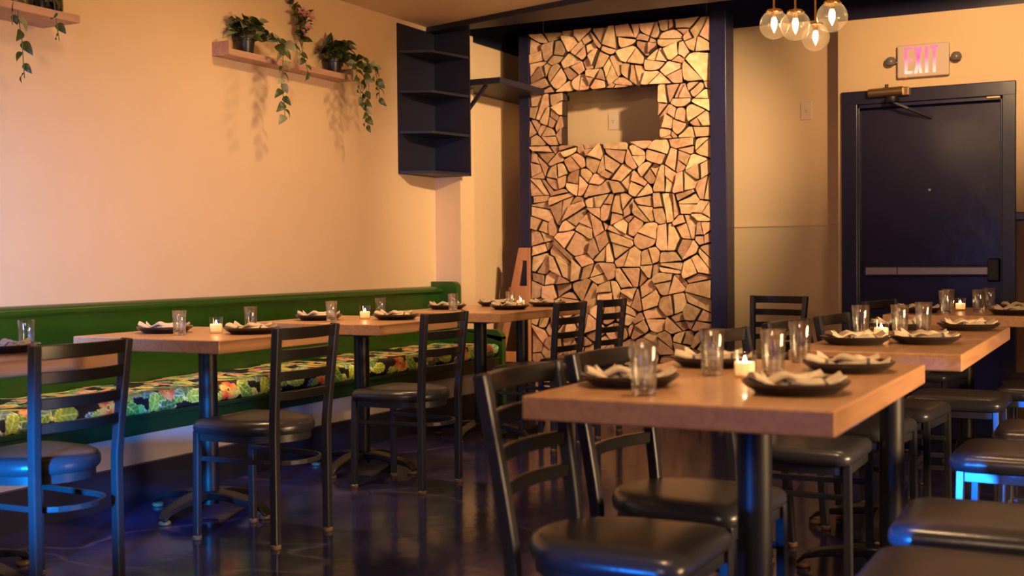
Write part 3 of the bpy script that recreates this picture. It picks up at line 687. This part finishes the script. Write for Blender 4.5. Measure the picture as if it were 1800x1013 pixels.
dup(cA, 'black ladder back chair farther end of the long table, backed by the logs', (-3.15, 6.92, 0), PI)
dup(cA, 'dark ladder back chair standing alone against the plain back wall', (-2.13, 7.45, 0), -PI/2-0.25, 'ladder back chairs near the back wall')
cB = chair('ladderback_chair', 'dark ladder back chair nearest the camera, left of the foreground table', 0.03, 0.065, gR)
at(cB, -1.055, 2.53, 0)
dup(cB, 'dark ladder back chair second from the camera, its seat behind the column', (-1.085, 3.09, 0), -0.12)
dup(cB, 'dark ladder back chair between the foreground and middle right tables', (-1.035, 4.10, 0), 0.0)
dup(cB, 'dark ladder back chair angled at the near left corner of the middle right table', (-1.0, 4.70, 0), -0.15)
dup(cB, 'dark ladder back chair on the left side of the middle right table, behind tall glasses', (-0.946, 5.28, 0), -0.1)
dup(cB, 'dark ladder back chair on the left side of the farthest right table', (-1.07, 6.96, 0), -0.25)

# stools
def stool(label, loc, rz=0):
    t = thing('padded_stool', label, 'stool', loc, rz, 'square padded stools on the right side of the tables')
    r = 0.06; s_ = 0.215; o = []
    for cx, cy, a0 in ((1, -1, -PI/2), (1, 1, 0), (-1, 1, PI/2), (-1, -1, PI)):
        o += [(cx*(s_-r)+r*math.cos(a0+PI/2*k/6), cy*(s_-r)+r*math.sin(a0+PI/2*k/6)) for k in range(7)]
    pad(o, 0.418, 0.478, M['vinyl'], t)
    for sx_ in (-1, 1):
        for sy_ in (-1, 1):
            q = MB(); q.tube([(sx_*0.185, sy_*0.185, 0.008), (sx_*0.175, sy_*0.175, 0.418)], sq(0.028), up=(1, 0, 0)); lg = q.build('leg', M['stoolmetal'], t, bevel=0.004)
            q = MB(); q.lathe([(0.017, 0), (0.019, 0.003), (0.017, 0.012)], (sx_*0.185, sy_*0.185, 0), 12); q.build('foot_glide', M['glide'], lg)
    for z, e, w2 in ((0.398, 0.176, 0.032), (0.15, 0.181, 0.022)):
        for s2 in (-1, 1):
            q = MB(); q.box((-e, s2*e-0.008, z-w2/2), (e, s2*e+0.008, z+w2/2)); q.build('rail' if z > 0.3 else 'foot_rail', M['stoolmetal'], t, bevel=0.002)
            q = MB(); q.box((s2*e-0.008, -e, z-w2/2-0.001), (s2*e+0.008, e, z+w2/2-0.001)); q.build('rail' if z > 0.3 else 'foot_rail', M['stoolmetal'], t, bevel=0.002)
    return t
s0 = stool('black padded stool cut by the bottom right corner of the photo', (-0.305, 2.56, 0), 0.0)
dup(s0, 'black padded stool with a bright blue lit front edge in the right foreground', (-0.33, 3.14, 0), 0.03)
dup(s0, 'black padded stool third from the camera at the right edge', (-0.335, 4.27, 0), -0.02)
dup(s0, 'black padded stool just behind the third stool at the right edge', (-0.27, 4.86, 0), 0.02)
dup(s0, 'black padded stool beside the far end of the middle right table', (-0.40, 6.36, 0), -0.02)
dup(s0, 'farthest black padded stool, near the door at the right edge', (-0.42, 6.84, 0), 0)
dup(s0, 'black padded stool tucked under the right side of the middle right table', (-0.74, 5.86, 0), 0)

# ------------------------------------------------------------------ tableware
gp = 'charcoal plates on the set tables'
pl = thing('dinner_plate', 'x', 'plate', (0, 0, ZT), 0, gp)
q = MB(); q.lathe([(0.001, 0.004), (0.09, 0.004), (0.095, 0.0), (0.105, 0.0), (0.110, 0.006), (0.130, 0.018), (0.140, 0.028), (0.1405, 0.032), (0.137, 0.033), (0.125, 0.026), (0.105, 0.015), (0.09, 0.011), (0.001, 0.011)], n=40, cap0=True, cap1=True)
q.build('plate_body', M['plate'], pl, smooth=True)
def napkin(seed):
    rr = random.Random(seed); t = thing('folded_napkin', 'x', 'napkin', (0, 0, ZT), 0, 'striped linen napkins on the plates')
    def ribbon(l, wd, z0, amp, ph, th, off, ang, stripe=False):
        n_ = 26; R = []
        ca, sa = math.cos(ang), math.sin(ang)
        for k in range(n_+1):
            u = k/n_; x = -l/2+l*u; r2 = abs(x)
            base = z0+(0.022*max(0, (r2-0.085)/0.055)**1.2)
            z = base+amp*abs(math.sin(u*PI*2.0+ph))+0.003*math.sin(u*17+ph)
            y0 = off+0.010*math.sin(u*5+ph); ww = wd*(0.85+0.15*math.sin(u*7+ph*2))
            sec2 = []
            for a, b2 in ((-1, 0), (-0.5, -0.002), (0.5, -0.002), (1, 0), (1, th), (0.45, th+0.006), (-0.4, th+0.007*math.sin(u*9+ph)+0.004), (-1, th)):
                yy = y0+a*ww/2; zz = z+b2+0.004*math.sin(a*3+u*11+ph)
                sec2.append((x*ca-yy*sa, x*sa+yy*ca, zz))
            R.append(sec2)
        return R
    ph = rr.uniform(0, 3)
    R = ribbon(0.265, 0.085, 0.016, 0.014, ph, 0.008, -0.015, 0); q = MB(); q.rings(R); q.build('cloth', M['cloth'], t, smooth=True)
    R = ribbon(0.20, 0.07, 0.030, 0.016, ph+0.9, 0.008, 0.02, 0.12); q = MB(); q.rings(R); q.build('cloth_fold', M['cloth'], t, smooth=True)
    for uu in (6, 9, 19):
        R2 = ribbon(0.265, 0.0865, 0.0168, 0.014, ph, 0.0085, -0.015, 0)[uu:uu+2]
        q = MB(); q.rings(R2); q.build('stripe', M['stripe'], t, smooth=True)
    return t
np_ = [napkin(3), napkin(11)]
def tumbler(label, h, rt_, rb, loc, group):
    t = MB(); t.lathe([(rb*0.92, 0.0), (rb, 0.003), (rb+(rt_-rb)*0.5, h*0.5), (rt_, h-0.002), (rt_-0.0010, h), (rt_-0.0022, h-0.002), (rb+(rt_-rb)*0.5-0.0024, h*0.5), (rb-0.003, 0.022)], n=36, cap0=False, cap1=False)
    o = t.build('water_glass', M['tumbler'], smooth=True); o.location = loc; tag(o, label, 'glass', group)
    t = MB(); t.lathe([(0.001, 0.0005), (rb*0.88, 0.0005), (rb-0.0035, 0.005), (rb-0.0030, 0.016), (rb-0.009, 0.0165), (0.001, 0.015)], n=30)
    t.build('glass_base', M['glass'], o, smooth=True); return o
cd = thing('votive_candle', 'x', 'candle', (0, 0, ZT), 0, 'white candles in glass cups on the tables')
q = MB(); q.lathe([(0.001, 0.0), (0.024, 0.0), (0.027, 0.003), (0.0275, 0.008), (0.030, 0.068), (0.029, 0.069), (0.0285, 0.068), (0.0262, 0.010), (0.001, 0.007)], n=28); q.build('glass_cup', M['candleglass'], cd, smooth=True)
q = MB(); q.lathe([(0.001, 0.008), (0.024, 0.009), (0.0262, 0.030), (0.0255, 0.040), (0.0235, 0.040), (0.021, 0.034), (0.019, 0.012), (0.001, 0.010)], n=24); q.build('wax', M['wax'], cd, smooth=True)
q = MB(); q.tube([(0, 0, 0.012), (0.001, 0, 0.041)], 0.0012); q.build('wick', M['black'], cd)
q = MB(); q.lathe([(0.0005, 0.033), (0.004, 0.037), (0.0048, 0.041), (0.003, 0.049), (0.0004, 0.056)], n=12); q.build('flame', M['flame'], cd, smooth=True)
def candle(loc, label, first=[True]):
    c = cd if first[0] else dup(cd, label, loc)
    c.location = loc; c.scale = (1.02, 1.02, 1.05); c['label'] = label; first[0] = False
    d_ = bpy.data.lights.new('candle_light', 'POINT'); d_.energy = 0.42; d_.color = (1, 0.66, 0.36); d_.shadow_soft_size = 0.006
    o = bpy.data.objects.new('candle_light', d_); COL.objects.link(o); o.parent = c; o.location = (0, 0, 0.030)
Pl = [(-4.05, 3.30, 0.1, 'on the table at the left edge of the photo'),
 (-4.36, 4.52, 0.5, 'at the bench side of the second bench table'), (-3.88, 4.62, 0.35, 'at the chair side of the second bench table'),
 (-4.36, 5.80, 0.5, 'at the bench side of the third bench table'), (-3.94, 6.00, 0.4, 'at the chair side of the third bench table'),
 (-4.38, 7.33, 0.5, 'at the near bench corner of the long table'), (-3.92, 7.42, 0.4, 'at the near chair side of the long table'),
 (-4.30, 7.92, 0.5, 'at the far bench side of the long table'), (-3.90, 7.98, 0.4, 'at the far chair side of the long table'),
 (-1.27, 3.12, 0.45, 'at the near left of the foreground table'), (-1.24, 3.78, 0.4, 'at the far left of the foreground table'),
 (-0.80, 3.12, 0.5, 'at the near right of the foreground table'), (-0.80, 3.76, 0.3, 'at the far right of the foreground table'),
 (-1.02, 4.93, 0.6, 'at the near left of the middle right table'), (-0.77, 5.06, 0.45, 'at the near right of the middle right table'),
 (-0.72, 6.02, 0.4, 'at the far right of the middle right table'), (-1.03, 5.95, 0.5, 'at the far left of the middle right table'),
 (-1.215, 7.72, 0.4, 'at the left end of the farthest right table'), (-0.66, 7.62, 0.5, 'at the near right of the farthest table'),
 (-0.66, 8.20, 0.5, 'at the far right of the farthest table')]
K = 0.889
for i, (x, y, a, l) in enumerate(Pl):
    x *= K; y *= K
    if i == 0: p = pl; p.location = (x, y, ZT); p.scale = (K, K, K); p['label'] = 'charcoal round plate '+l
    else: p = dup(pl, 'charcoal round plate '+l, (x, y, ZT), a, sc=(K, K, K))
    if i < 2: nk = np_[i]; nk.scale = (0.83, 0.76, 0.72); nk.location = (x, y, ZT+0.002); nk.rotation_euler = (0, 0, a); nk['label'] = 'striped linen napkin on the plate '+l
    else: dup(np_[i % 2], 'striped linen napkin on the plate '+l, (x, y, ZT+0.002), a+0.15*math.sin(i*3), sc=(0.83, 0.76, 0.72))
    nk = None
for x, y, l in [(-4.12, 3.47, 'on the table at the left edge of the photo'), (-4.12, 4.37, 'at the near edge of the second bench table'), (-4.10, 4.87, 'behind the right plate of the second bench table'),
  (-4.15, 5.64, 'at the near edge of the third bench table'), (-4.20, 6.22, 'at the far side of the third bench table'), (-4.17, 7.06, 'at the near corner of the long table'), (-4.02, 7.62, 'beside the candle on the long table')]:
    tumbler('clear tall water glass '+l, 0.107, 0.0302, 0.0258, (x*K, y*K, ZT), 'water glasses on the bench tables')
for x, y, l in [(-1.14, 2.90, 'nearest the camera on the foreground table'), (-1.14, 3.46, 'left of the candle on the foreground table'), (-0.97, 3.52, 'right of the candle on the foreground table'), (-1.01, 4.0, 'at the far edge of the foreground table'),
  (-1.08, 5.33, 'left of the candle on the middle right table'), (-0.93, 5.42, 'right of the candle on the middle right table'), (-0.88, 5.74, 'beside the far plate of the middle right table'),
  (-1.04, 7.60, 'at the left of the farthest table'), (-1.07, 7.95, 'left of the candle on the farthest table'), (-0.88, 7.85, 'right of the candle on the farthest table'), (-0.86, 8.25, 'at the back right of the farthest table')]:
    tumbler('clear tall water glass '+l, 0.125, 0.0347, 0.0276, (x*K, y*K, ZT), 'water glasses on the right tables')
for x, y, l in [(-4.05, 4.55, 'on the second bench table'), (-4.13, 5.95, 'on the third bench table'), (-4.04, 7.82, 'on the long table before the partition'),
  (-1.03, 3.43, 'on the foreground table'), (-0.98, 5.26, 'on the middle right table'), (-1.01, 8.05, 'on the farthest right table before the door')]:
    candle((x*K, y*K, ZT), 'lit white votive candle in a glass cup '+l)

# ------------------------------------------------------------------ pendants
def globe(label, x, y, z):
    t = thing('globe_pendant', label, 'pendant lamp', (x, y, z), 0, 'clear globe pendants')
    q = MB(); n_ = 14; q.lathe([(0.07*math.sin(a), 0.07*math.cos(a)) for a in [0.45+(PI-0.46)*k/n_ for k in range(n_+1)]], n=32, cap0=False); q.build('globe_shade', M['globe'], t, smooth=True)
    q = MB(); q.lathe([(0.036, 0.056), (0.038, 0.060), (0.038, 0.067), (0.034, 0.072), (0.012, 0.076), (0.009, 0.08)], n=24); q.build('brass_cap', M['brass'], t, smooth=True)
    for k in range(3):
        a = k*2.1; q = MB(); q.tube([(0.038*math.cos(a), 0.038*math.sin(a), 0.062), (0.043*math.cos(a), 0.043*math.sin(a), 0.062)], 0.003); q.build('thumb_screw', M['brass'], t, smooth=True)
    q = MB(); q.tube([(0, 0, 0.074), (0, 0, ZC-z-0.0)], 0.0065); q.build('rod', M['brass'], t, smooth=True)
    q = MB(); q.lathe([(0.011, 0.07), (0.012, 0.034), (0.010, 0.033)], n=16); q.build('socket', M['brass'], t, smooth=True)
    q = MB(); q.lathe([(0.008, 0.034), (0.013, 0.022), (0.0145, 0.010), (0.011, -0.010), (0.005, -0.028), (0.001, -0.038)], n=16); q.build('bulb', M['filament'], t, smooth=True)
    d_ = bpy.data.lights.new('bulb_light', 'POINT'); d_.energy = 8; d_.color = (1, 0.64, 0.32); d_.shadow_soft_size = 0.016
    o = bpy.data.objects.new('bulb_light', d_); COL.objects.link(o); o.parent = t; o.location = (0, 0, 0.0)
    return t
globe('clear glass globe pendant lamp leftmost of the cluster of four', -1.565, 5.718, 2.234)
globe('clear glass globe pendant lamp second from left in the cluster of four', -1.433, 5.605, 2.197)
globe('clear glass globe pendant lamp hanging lowest in the cluster of four', -1.470, 6.152, 2.233)
globe('clear glass globe pendant lamp rightmost and highest of the cluster of four', -1.245, 5.524, 2.205)

# ------------------------------------------------------------------ picture ledges
def ledge(label, y0, y1, z, dp):
    t = thing('wall_ledge', label, 'shelf', (XL, y0, z)); l = y1-y0
    B('ledge_board', (0.0, 0.021, 0.0), (dp-0.019, l-0.021, 0.019), M['ledge'], t)
    B('front_lip', (dp-0.019, 0.021, -0.001), (dp, l-0.021, 0.036), M['ledge'], t, bevel=0.002)
    B('end_block', (0.0, 0.0, -0.001), (dp+0.001, 0.021, 0.079 if dp < 0.2 else 0.036), M['ledge'], t, bevel=0.002)
    B('end_block', (0.0, l-0.021, -0.001), (dp+0.001, l, 0.079 if dp < 0.2 else 0.036), M['ledge'], t, bevel=0.002)
    return t
ledge('pinkish wooden wall ledge holding two potted vines and a bud vase', 5.28, 6.49, 2.291, 0.125)
ledge('pinkish wooden wall ledge at the top left corner of the photo', 3.0, 4.09, 2.252, 0.25)

# ------------------------------------------------------------------ plants
def leafmesh(pale, seed):
    rr = random.Random(seed); q = MB(); n_ = 7; R = []
    l, wd = 1.0, 0.34
    for k in range(n_+1):
        u = k/n_; hw = wd*math.sin(PI*min(1, u**0.75*0.98+0.02))**0.85*(1-0.15*u); x = l*u; z = 0.10*math.sin(u*PI)-0.18*u*u
        R.append([(x, -hw, z+0.10*hw/wd), (x, 0, z), (x, hw, z+0.10*hw/wd)])
    v = [p for r in R for p in r]; f = []
    for k in range(n_):
        for i in range(2): f.append((k*3+i, k*3+i+1, (k+1)*3+i+1, (k+1)*3+i))
    me = bpy.data.meshes.new('leaf'); me.from_pydata(v, [], f); me.materials.append(M['leafpale'] if pale else M['leaf'])
    me.polygons.foreach_set('use_smooth', [True]*len(me.polygons)); return me
LM = [leafmesh(False, 1), leafmesh(True, 2)]
def put_leaf(parent, p, d, size, roll=0, pale=None, name='leaf'):
    rr = RL
    me = LM[1] if (pale if pale is not None else rr.random() < 0.22) else LM[0]
    o = bpy.data.objects.new(name, me); COL.objects.link(o); o.parent = parent; o.location = p
    dv = Vector(d).normalized(); q4 = dv.to_track_quat('X', 'Z')
    o.rotation_mode = 'QUATERNION'; from mathutils import Quaternion
    o.rotation_quaternion = q4 @ Quaternion((1, 0, 0), roll); o.scale = (size, size*rr.uniform(0.8, 1.15), size)
    return o
RL = random.Random(9)
def vine(parent, pts, nl, size):
    q = MB(); q.tube(pts, 0.0022); q.build('stem', M['stem'], parent, smooth=True)
    P = [Vector(p) for p in pts]; seg = len(P)-1
    for k in range(nl):
        u = (k+0.5)/nl*seg; i = min(int(u), seg-1); p = P[i].lerp(P[i+1], u-i); t = (P[i+1]-P[i]).normalized()
        s_ = 1 if k % 2 else -1
        d_ = Vector((RL.uniform(-0.1, 0.35), s_*RL.uniform(0.45, 0.95), 0))+t*RL.uniform(0.5, 1.0)
        put_leaf(parent, p, d_, size*RL.uniform(0.75, 1.15)*(1.0-0.25*k/nl), RL.choice((-1, 1))*RL.uniform(0.6, 1.3))
def potplant(label, loc, r, h, vines, nb=26, spread=0.17, size=0.085):
    t = thing('potted_vine', label, 'potted plant', loc, 0)
    q = MB(); q.lathe([(0.001, 0), (r*0.74, 0), (r*0.78, 0.004), (r*0.97, h*0.78), (r*1.03, h*0.80), (r*1.05, h), (r*0.96, h), (r*0.93, h*0.86), (0.001, h*0.84)], n=24); q.build('pot', M['pot'], t, smooth=True)
    q = MB(); q.lathe([(r*0.92, h*0.80), (r*0.8, h*0.9), (0.001, h*0.93)], n=16); q.build('soil', M['soil'], t, smooth=True)
    for k in range(nb):
        a = RL.uniform(0, 2*PI); rr = RL.uniform(0.01, spread*0.55); zz = h+RL.uniform(-0.01, 0.10)
        px, py = max(-0.02, rr*math.cos(a)*0.8), rr*math.sin(a)
        put_leaf(t, (px, py, zz), (abs(math.cos(a))*0.8+0.1 if px > -0.019 else 0.05, math.sin(a), RL.uniform(-0.35, 0.55)), size*RL.uniform(0.75, 1.2), RL.uniform(-0.9, 0.9))
    for k in range(6):
        a = k*1.05; q = MB(); q.tube([(0, 0, h*0.85), (0.03*math.cos(a), 0.03*math.sin(a), h+0.03), (0.06*math.cos(a), 0.06*math.sin(a), h+0.06)], 0.002); q.build('stem', M['stem'], t)
    for pts, nl, sz in vines: vine(t, pts, nl, sz)
    return t
ox, oy, oz = -4.635, 5.494, 2.31
def rel(pts, o): return [(x-o[0], y-o[1], z-o[2]) for x, y, z in pts]
potplant('black pot of leafy vine at the left end of the long ledge, one strand hanging', (ox, oy, oz), 0.056, 0.115, [
  (rel([(-4.60, 5.50, 2.41), (-4.56, 5.56, 2.44), (-4.50, 5.60, 2.42), (-4.46, 5.62, 2.34), (-4.455, 5.61, 2.24), (-4.45, 5.59, 2.15), (-4.45, 5.61, 2.05), (-4.45, 5.62, 1.95)], (ox, oy, oz)), 19, 0.092),
  (rel([(-4.60, 5.52, 2.41), (-4.54, 5.64, 2.43), (-4.50, 5.74, 2.40), (-4.46, 5.82, 2.34), (-4.455, 5.86, 2.24)], (ox, oy, oz)), 11, 0.092)], nb=60)
ox, oy = -4.635, 6.353
potplant('black pot of bushy vine at the right end of the long ledge, long strands hanging', (ox, oy, oz), 0.060, 0.110, [
  (rel([(-4.60, 6.35, 2.40), (-4.52, 6.42, 2.42), (-4.46, 6.46, 2.36), (-4.45, 6.46, 2.26), (-4.45, 6.45, 2.16), (-4.45, 6.46, 2.07), (-4.45, 6.47, 1.98)], (ox, oy, oz)), 20, 0.090),
  (rel([(-4.60, 6.36, 2.41), (-4.50, 6.50, 2.43), (-4.46, 6.57, 2.38), (-4.45, 6.60, 2.28), (-4.45, 6.61, 2.17)], (ox, oy, oz)), 14, 0.085),
  (rel([(-4.60, 6.33, 2.41), (-4.50, 6.40, 2.38), (-4.46, 6.38, 2.28), (-4.45, 6.39, 2.20), (-4.45, 6.41, 2.12)], (ox, oy, oz)), 10, 0.080)], nb=60)
# bud vase with flowers
q = MB(); q.lathe([(0.001, 0.0), (0.030, 0.0), (0.035, 0.008), (0.036, 0.022), (0.026, 0.05), (0.012, 0.08), (0.010, 0.12), (0.015, 0.145), (0.013, 0.145), (0.0075, 0.12), (0.0095, 0.082), (0.022, 0.05), (0.032, 0.024), (0.030, 0.010), (0.001, 0.006)], n=24)
v = q.build('bud_vase', M['vaseglass'], smooth=True); v.location = (-4.645, 6.035, 2.31); tag(v, 'clear glass bud vase in the middle of the long ledge', 'vase')
bq = thing('flower_stems', 'pink flowers and green leaves standing in the clear bud vase', 'flowers', (-4.64, 6.035, 2.316))
for k in range(5):
    a = k*1.3; e = (0.03*math.cos(a)*1.2, -0.02+0.055*math.sin(a), 0.30+0.035*k % 0.11)
    q = MB(); q.tube([(0, 0, 0.0), (0.0, 0.0, 0.13), (e[0]*0.4, e[1]*0.5, 0.2), e], 0.0022); q.build('stem', M['stem'], bq)
    for j in range(6):
        u = 0.15+0.8*j/5; p = (e[0]*u, e[1]*u, 0.15+(e[2]-0.15)*u)
        put_leaf(bq, p, (RL.uniform(-0.4, 0.5), RL.uniform(-1, 1), RL.uniform(-0.1, 0.7)), RL.uniform(0.05, 0.075), RL.uniform(-1, 1), pale=False)
def petals(parent, c, R):
    q = MB()
    for k in range(8):
        a = k*PI/4; tl = 0.5 if k % 2 else 0.15
        ux, uy = math.cos(a), math.sin(a); n0 = len(q.v)
        pts = [(0, 0, 0), (0.5*R*ux-0.3*R*uy, 0.5*R*uy+0.3*R*ux, R*0.35*tl+0.1*R), (R*ux, R*uy, R*tl), (0.5*R*ux+0.3*R*uy, 0.5*R*uy-0.3*R*ux, R*0.35*tl+0.1*R)]
        q.add(pts, [(0, 1, 2, 3)])
    o = q.build('blossom', M['petal'], parent, smooth=False); o.location = c; o.rotation_euler = (RL.uniform(-0.5, 0.5), RL.uniform(0.6, 1.3), 0); return o
for c in ((0.02, -0.05, 0.315), (0.03, 0.045, 0.33), (0.035, -0.035, 0.215), (0.03, 0.01, 0.26), (0.02, -0.02, 0.345)): petals(bq, c, 0.042)
# left ledge: dark glass jar and bottle with hanging strands
q = MB(); q.lathe([(0.001, 0.0), (0.07, 0.0), (0.085, 0.012), (0.088, 0.05), (0.085, 0.15), (0.07, 0.18), (0.074, 0.19), (0.066, 0.19), (0.062, 0.18), (0.078, 0.148), (0.08, 0.05), (0.001, 0.012)], n=28)
j = q.build('glass_jar', M['darkglass'], smooth=True); j.location = (-4.575, 3.99, 2.272); tag(j, 'dark glass jar standing at the right end of the top left ledge', 'jar')
b1 = potplant('potted vine on the top left ledge with two hanging strands', (-4.58, 3.60, 2.272), 0.058, 0.11, [
  (rel([(-4.6, 3.78, 2.40), (-4.52, 3.76, 2.40), (-4.46, 3.745, 2.33), (-4.455, 3.74, 2.22), (-4.45, 3.755, 2.12), (-4.45, 3.76, 2.03), (-4.45, 3.765, 1.95)], (-4.58, 3.60, 2.272)), 11, 0.080),
  (rel([(-4.6, 3.82, 2.41), (-4.50, 3.90, 2.42), (-4.46, 3.945, 2.34), (-4.455, 3.955, 2.24), (-4.45, 3.965, 2.15)], (-4.58, 3.60, 2.272)), 7, 0.07),
  (rel([(-4.6, 3.74, 2.40), (-4.50, 3.72, 2.40), (-4.46, 3.715, 2.30), (-4.45, 3.705, 2.18)], (-4.58, 3.60, 2.272)), 4, 0.06)], nb=18)

# ------------------------------------------------------------------ slanted wooden frame in the alcove
ws = thing('wooden_stand', 'orange brown wooden stand with slanted sides and cut-out openings beside the partition', 'stand', (-4.53, 8.335, 0))
def slab(q, outer, hole, y0, y1):
    # frame between matching quads
    n = 4
    v = [(x, y0, z) for x, z in outer]+[(x, y0, z) for x, z in hole]+[(x, y1, z) for x, z in outer]+[(x, y1, z) for x, z in hole]; f = []
    for i in range(4):
        j = (i+1) % 4; f += [(i, j, 4+j, 4+i), (8+i, 12+i, 12+j, 8+j), (i, 8+i, 8+j, j), (4+i, 4+j, 12+j, 12+i)]
    q.add(v, f)
def sx2(z): return 0.21*(z-0.3)/0.9   # slope of the left edge
q = MB(); slab(q, [(sx2(0.3), 0.30), (0.30, 0.30), (0.30, 0.72), (sx2(0.72), 0.72)], [(sx2(0.38)+0.05, 0.38), (0.27, 0.38), (0.27, 0.66), (sx2(0.66)+0.05, 0.66)], 0.0, 0.03)
slab(q, [(sx2(0.72), 0.72), (0.30, 0.72), (0.30, 1.2), (sx2(1.2), 1.2)], [(sx2(0.9)+0.06, 0.90), (0.28, 0.90), (0.28, 1.10), (sx2(1.10)+0.05, 1.10)], 0.0, 0.03)
q.build('side_panel', M['orangewood'], ws, bevel=0.003)
q = MB(); q.box((0.10, 0.03, 0.86), (0.26, 0.10, 0.89)); q.box((0.05, 0.03, 0.32), (0.26, 0.10, 0.35)); q.build('cross_bar', M['orangewood'], ws, bevel=0.003)
B('base', (-0.03, -0.005, 0.0), (0.30, 0.10, 0.30), M['black'], ws, bevel=0.004)
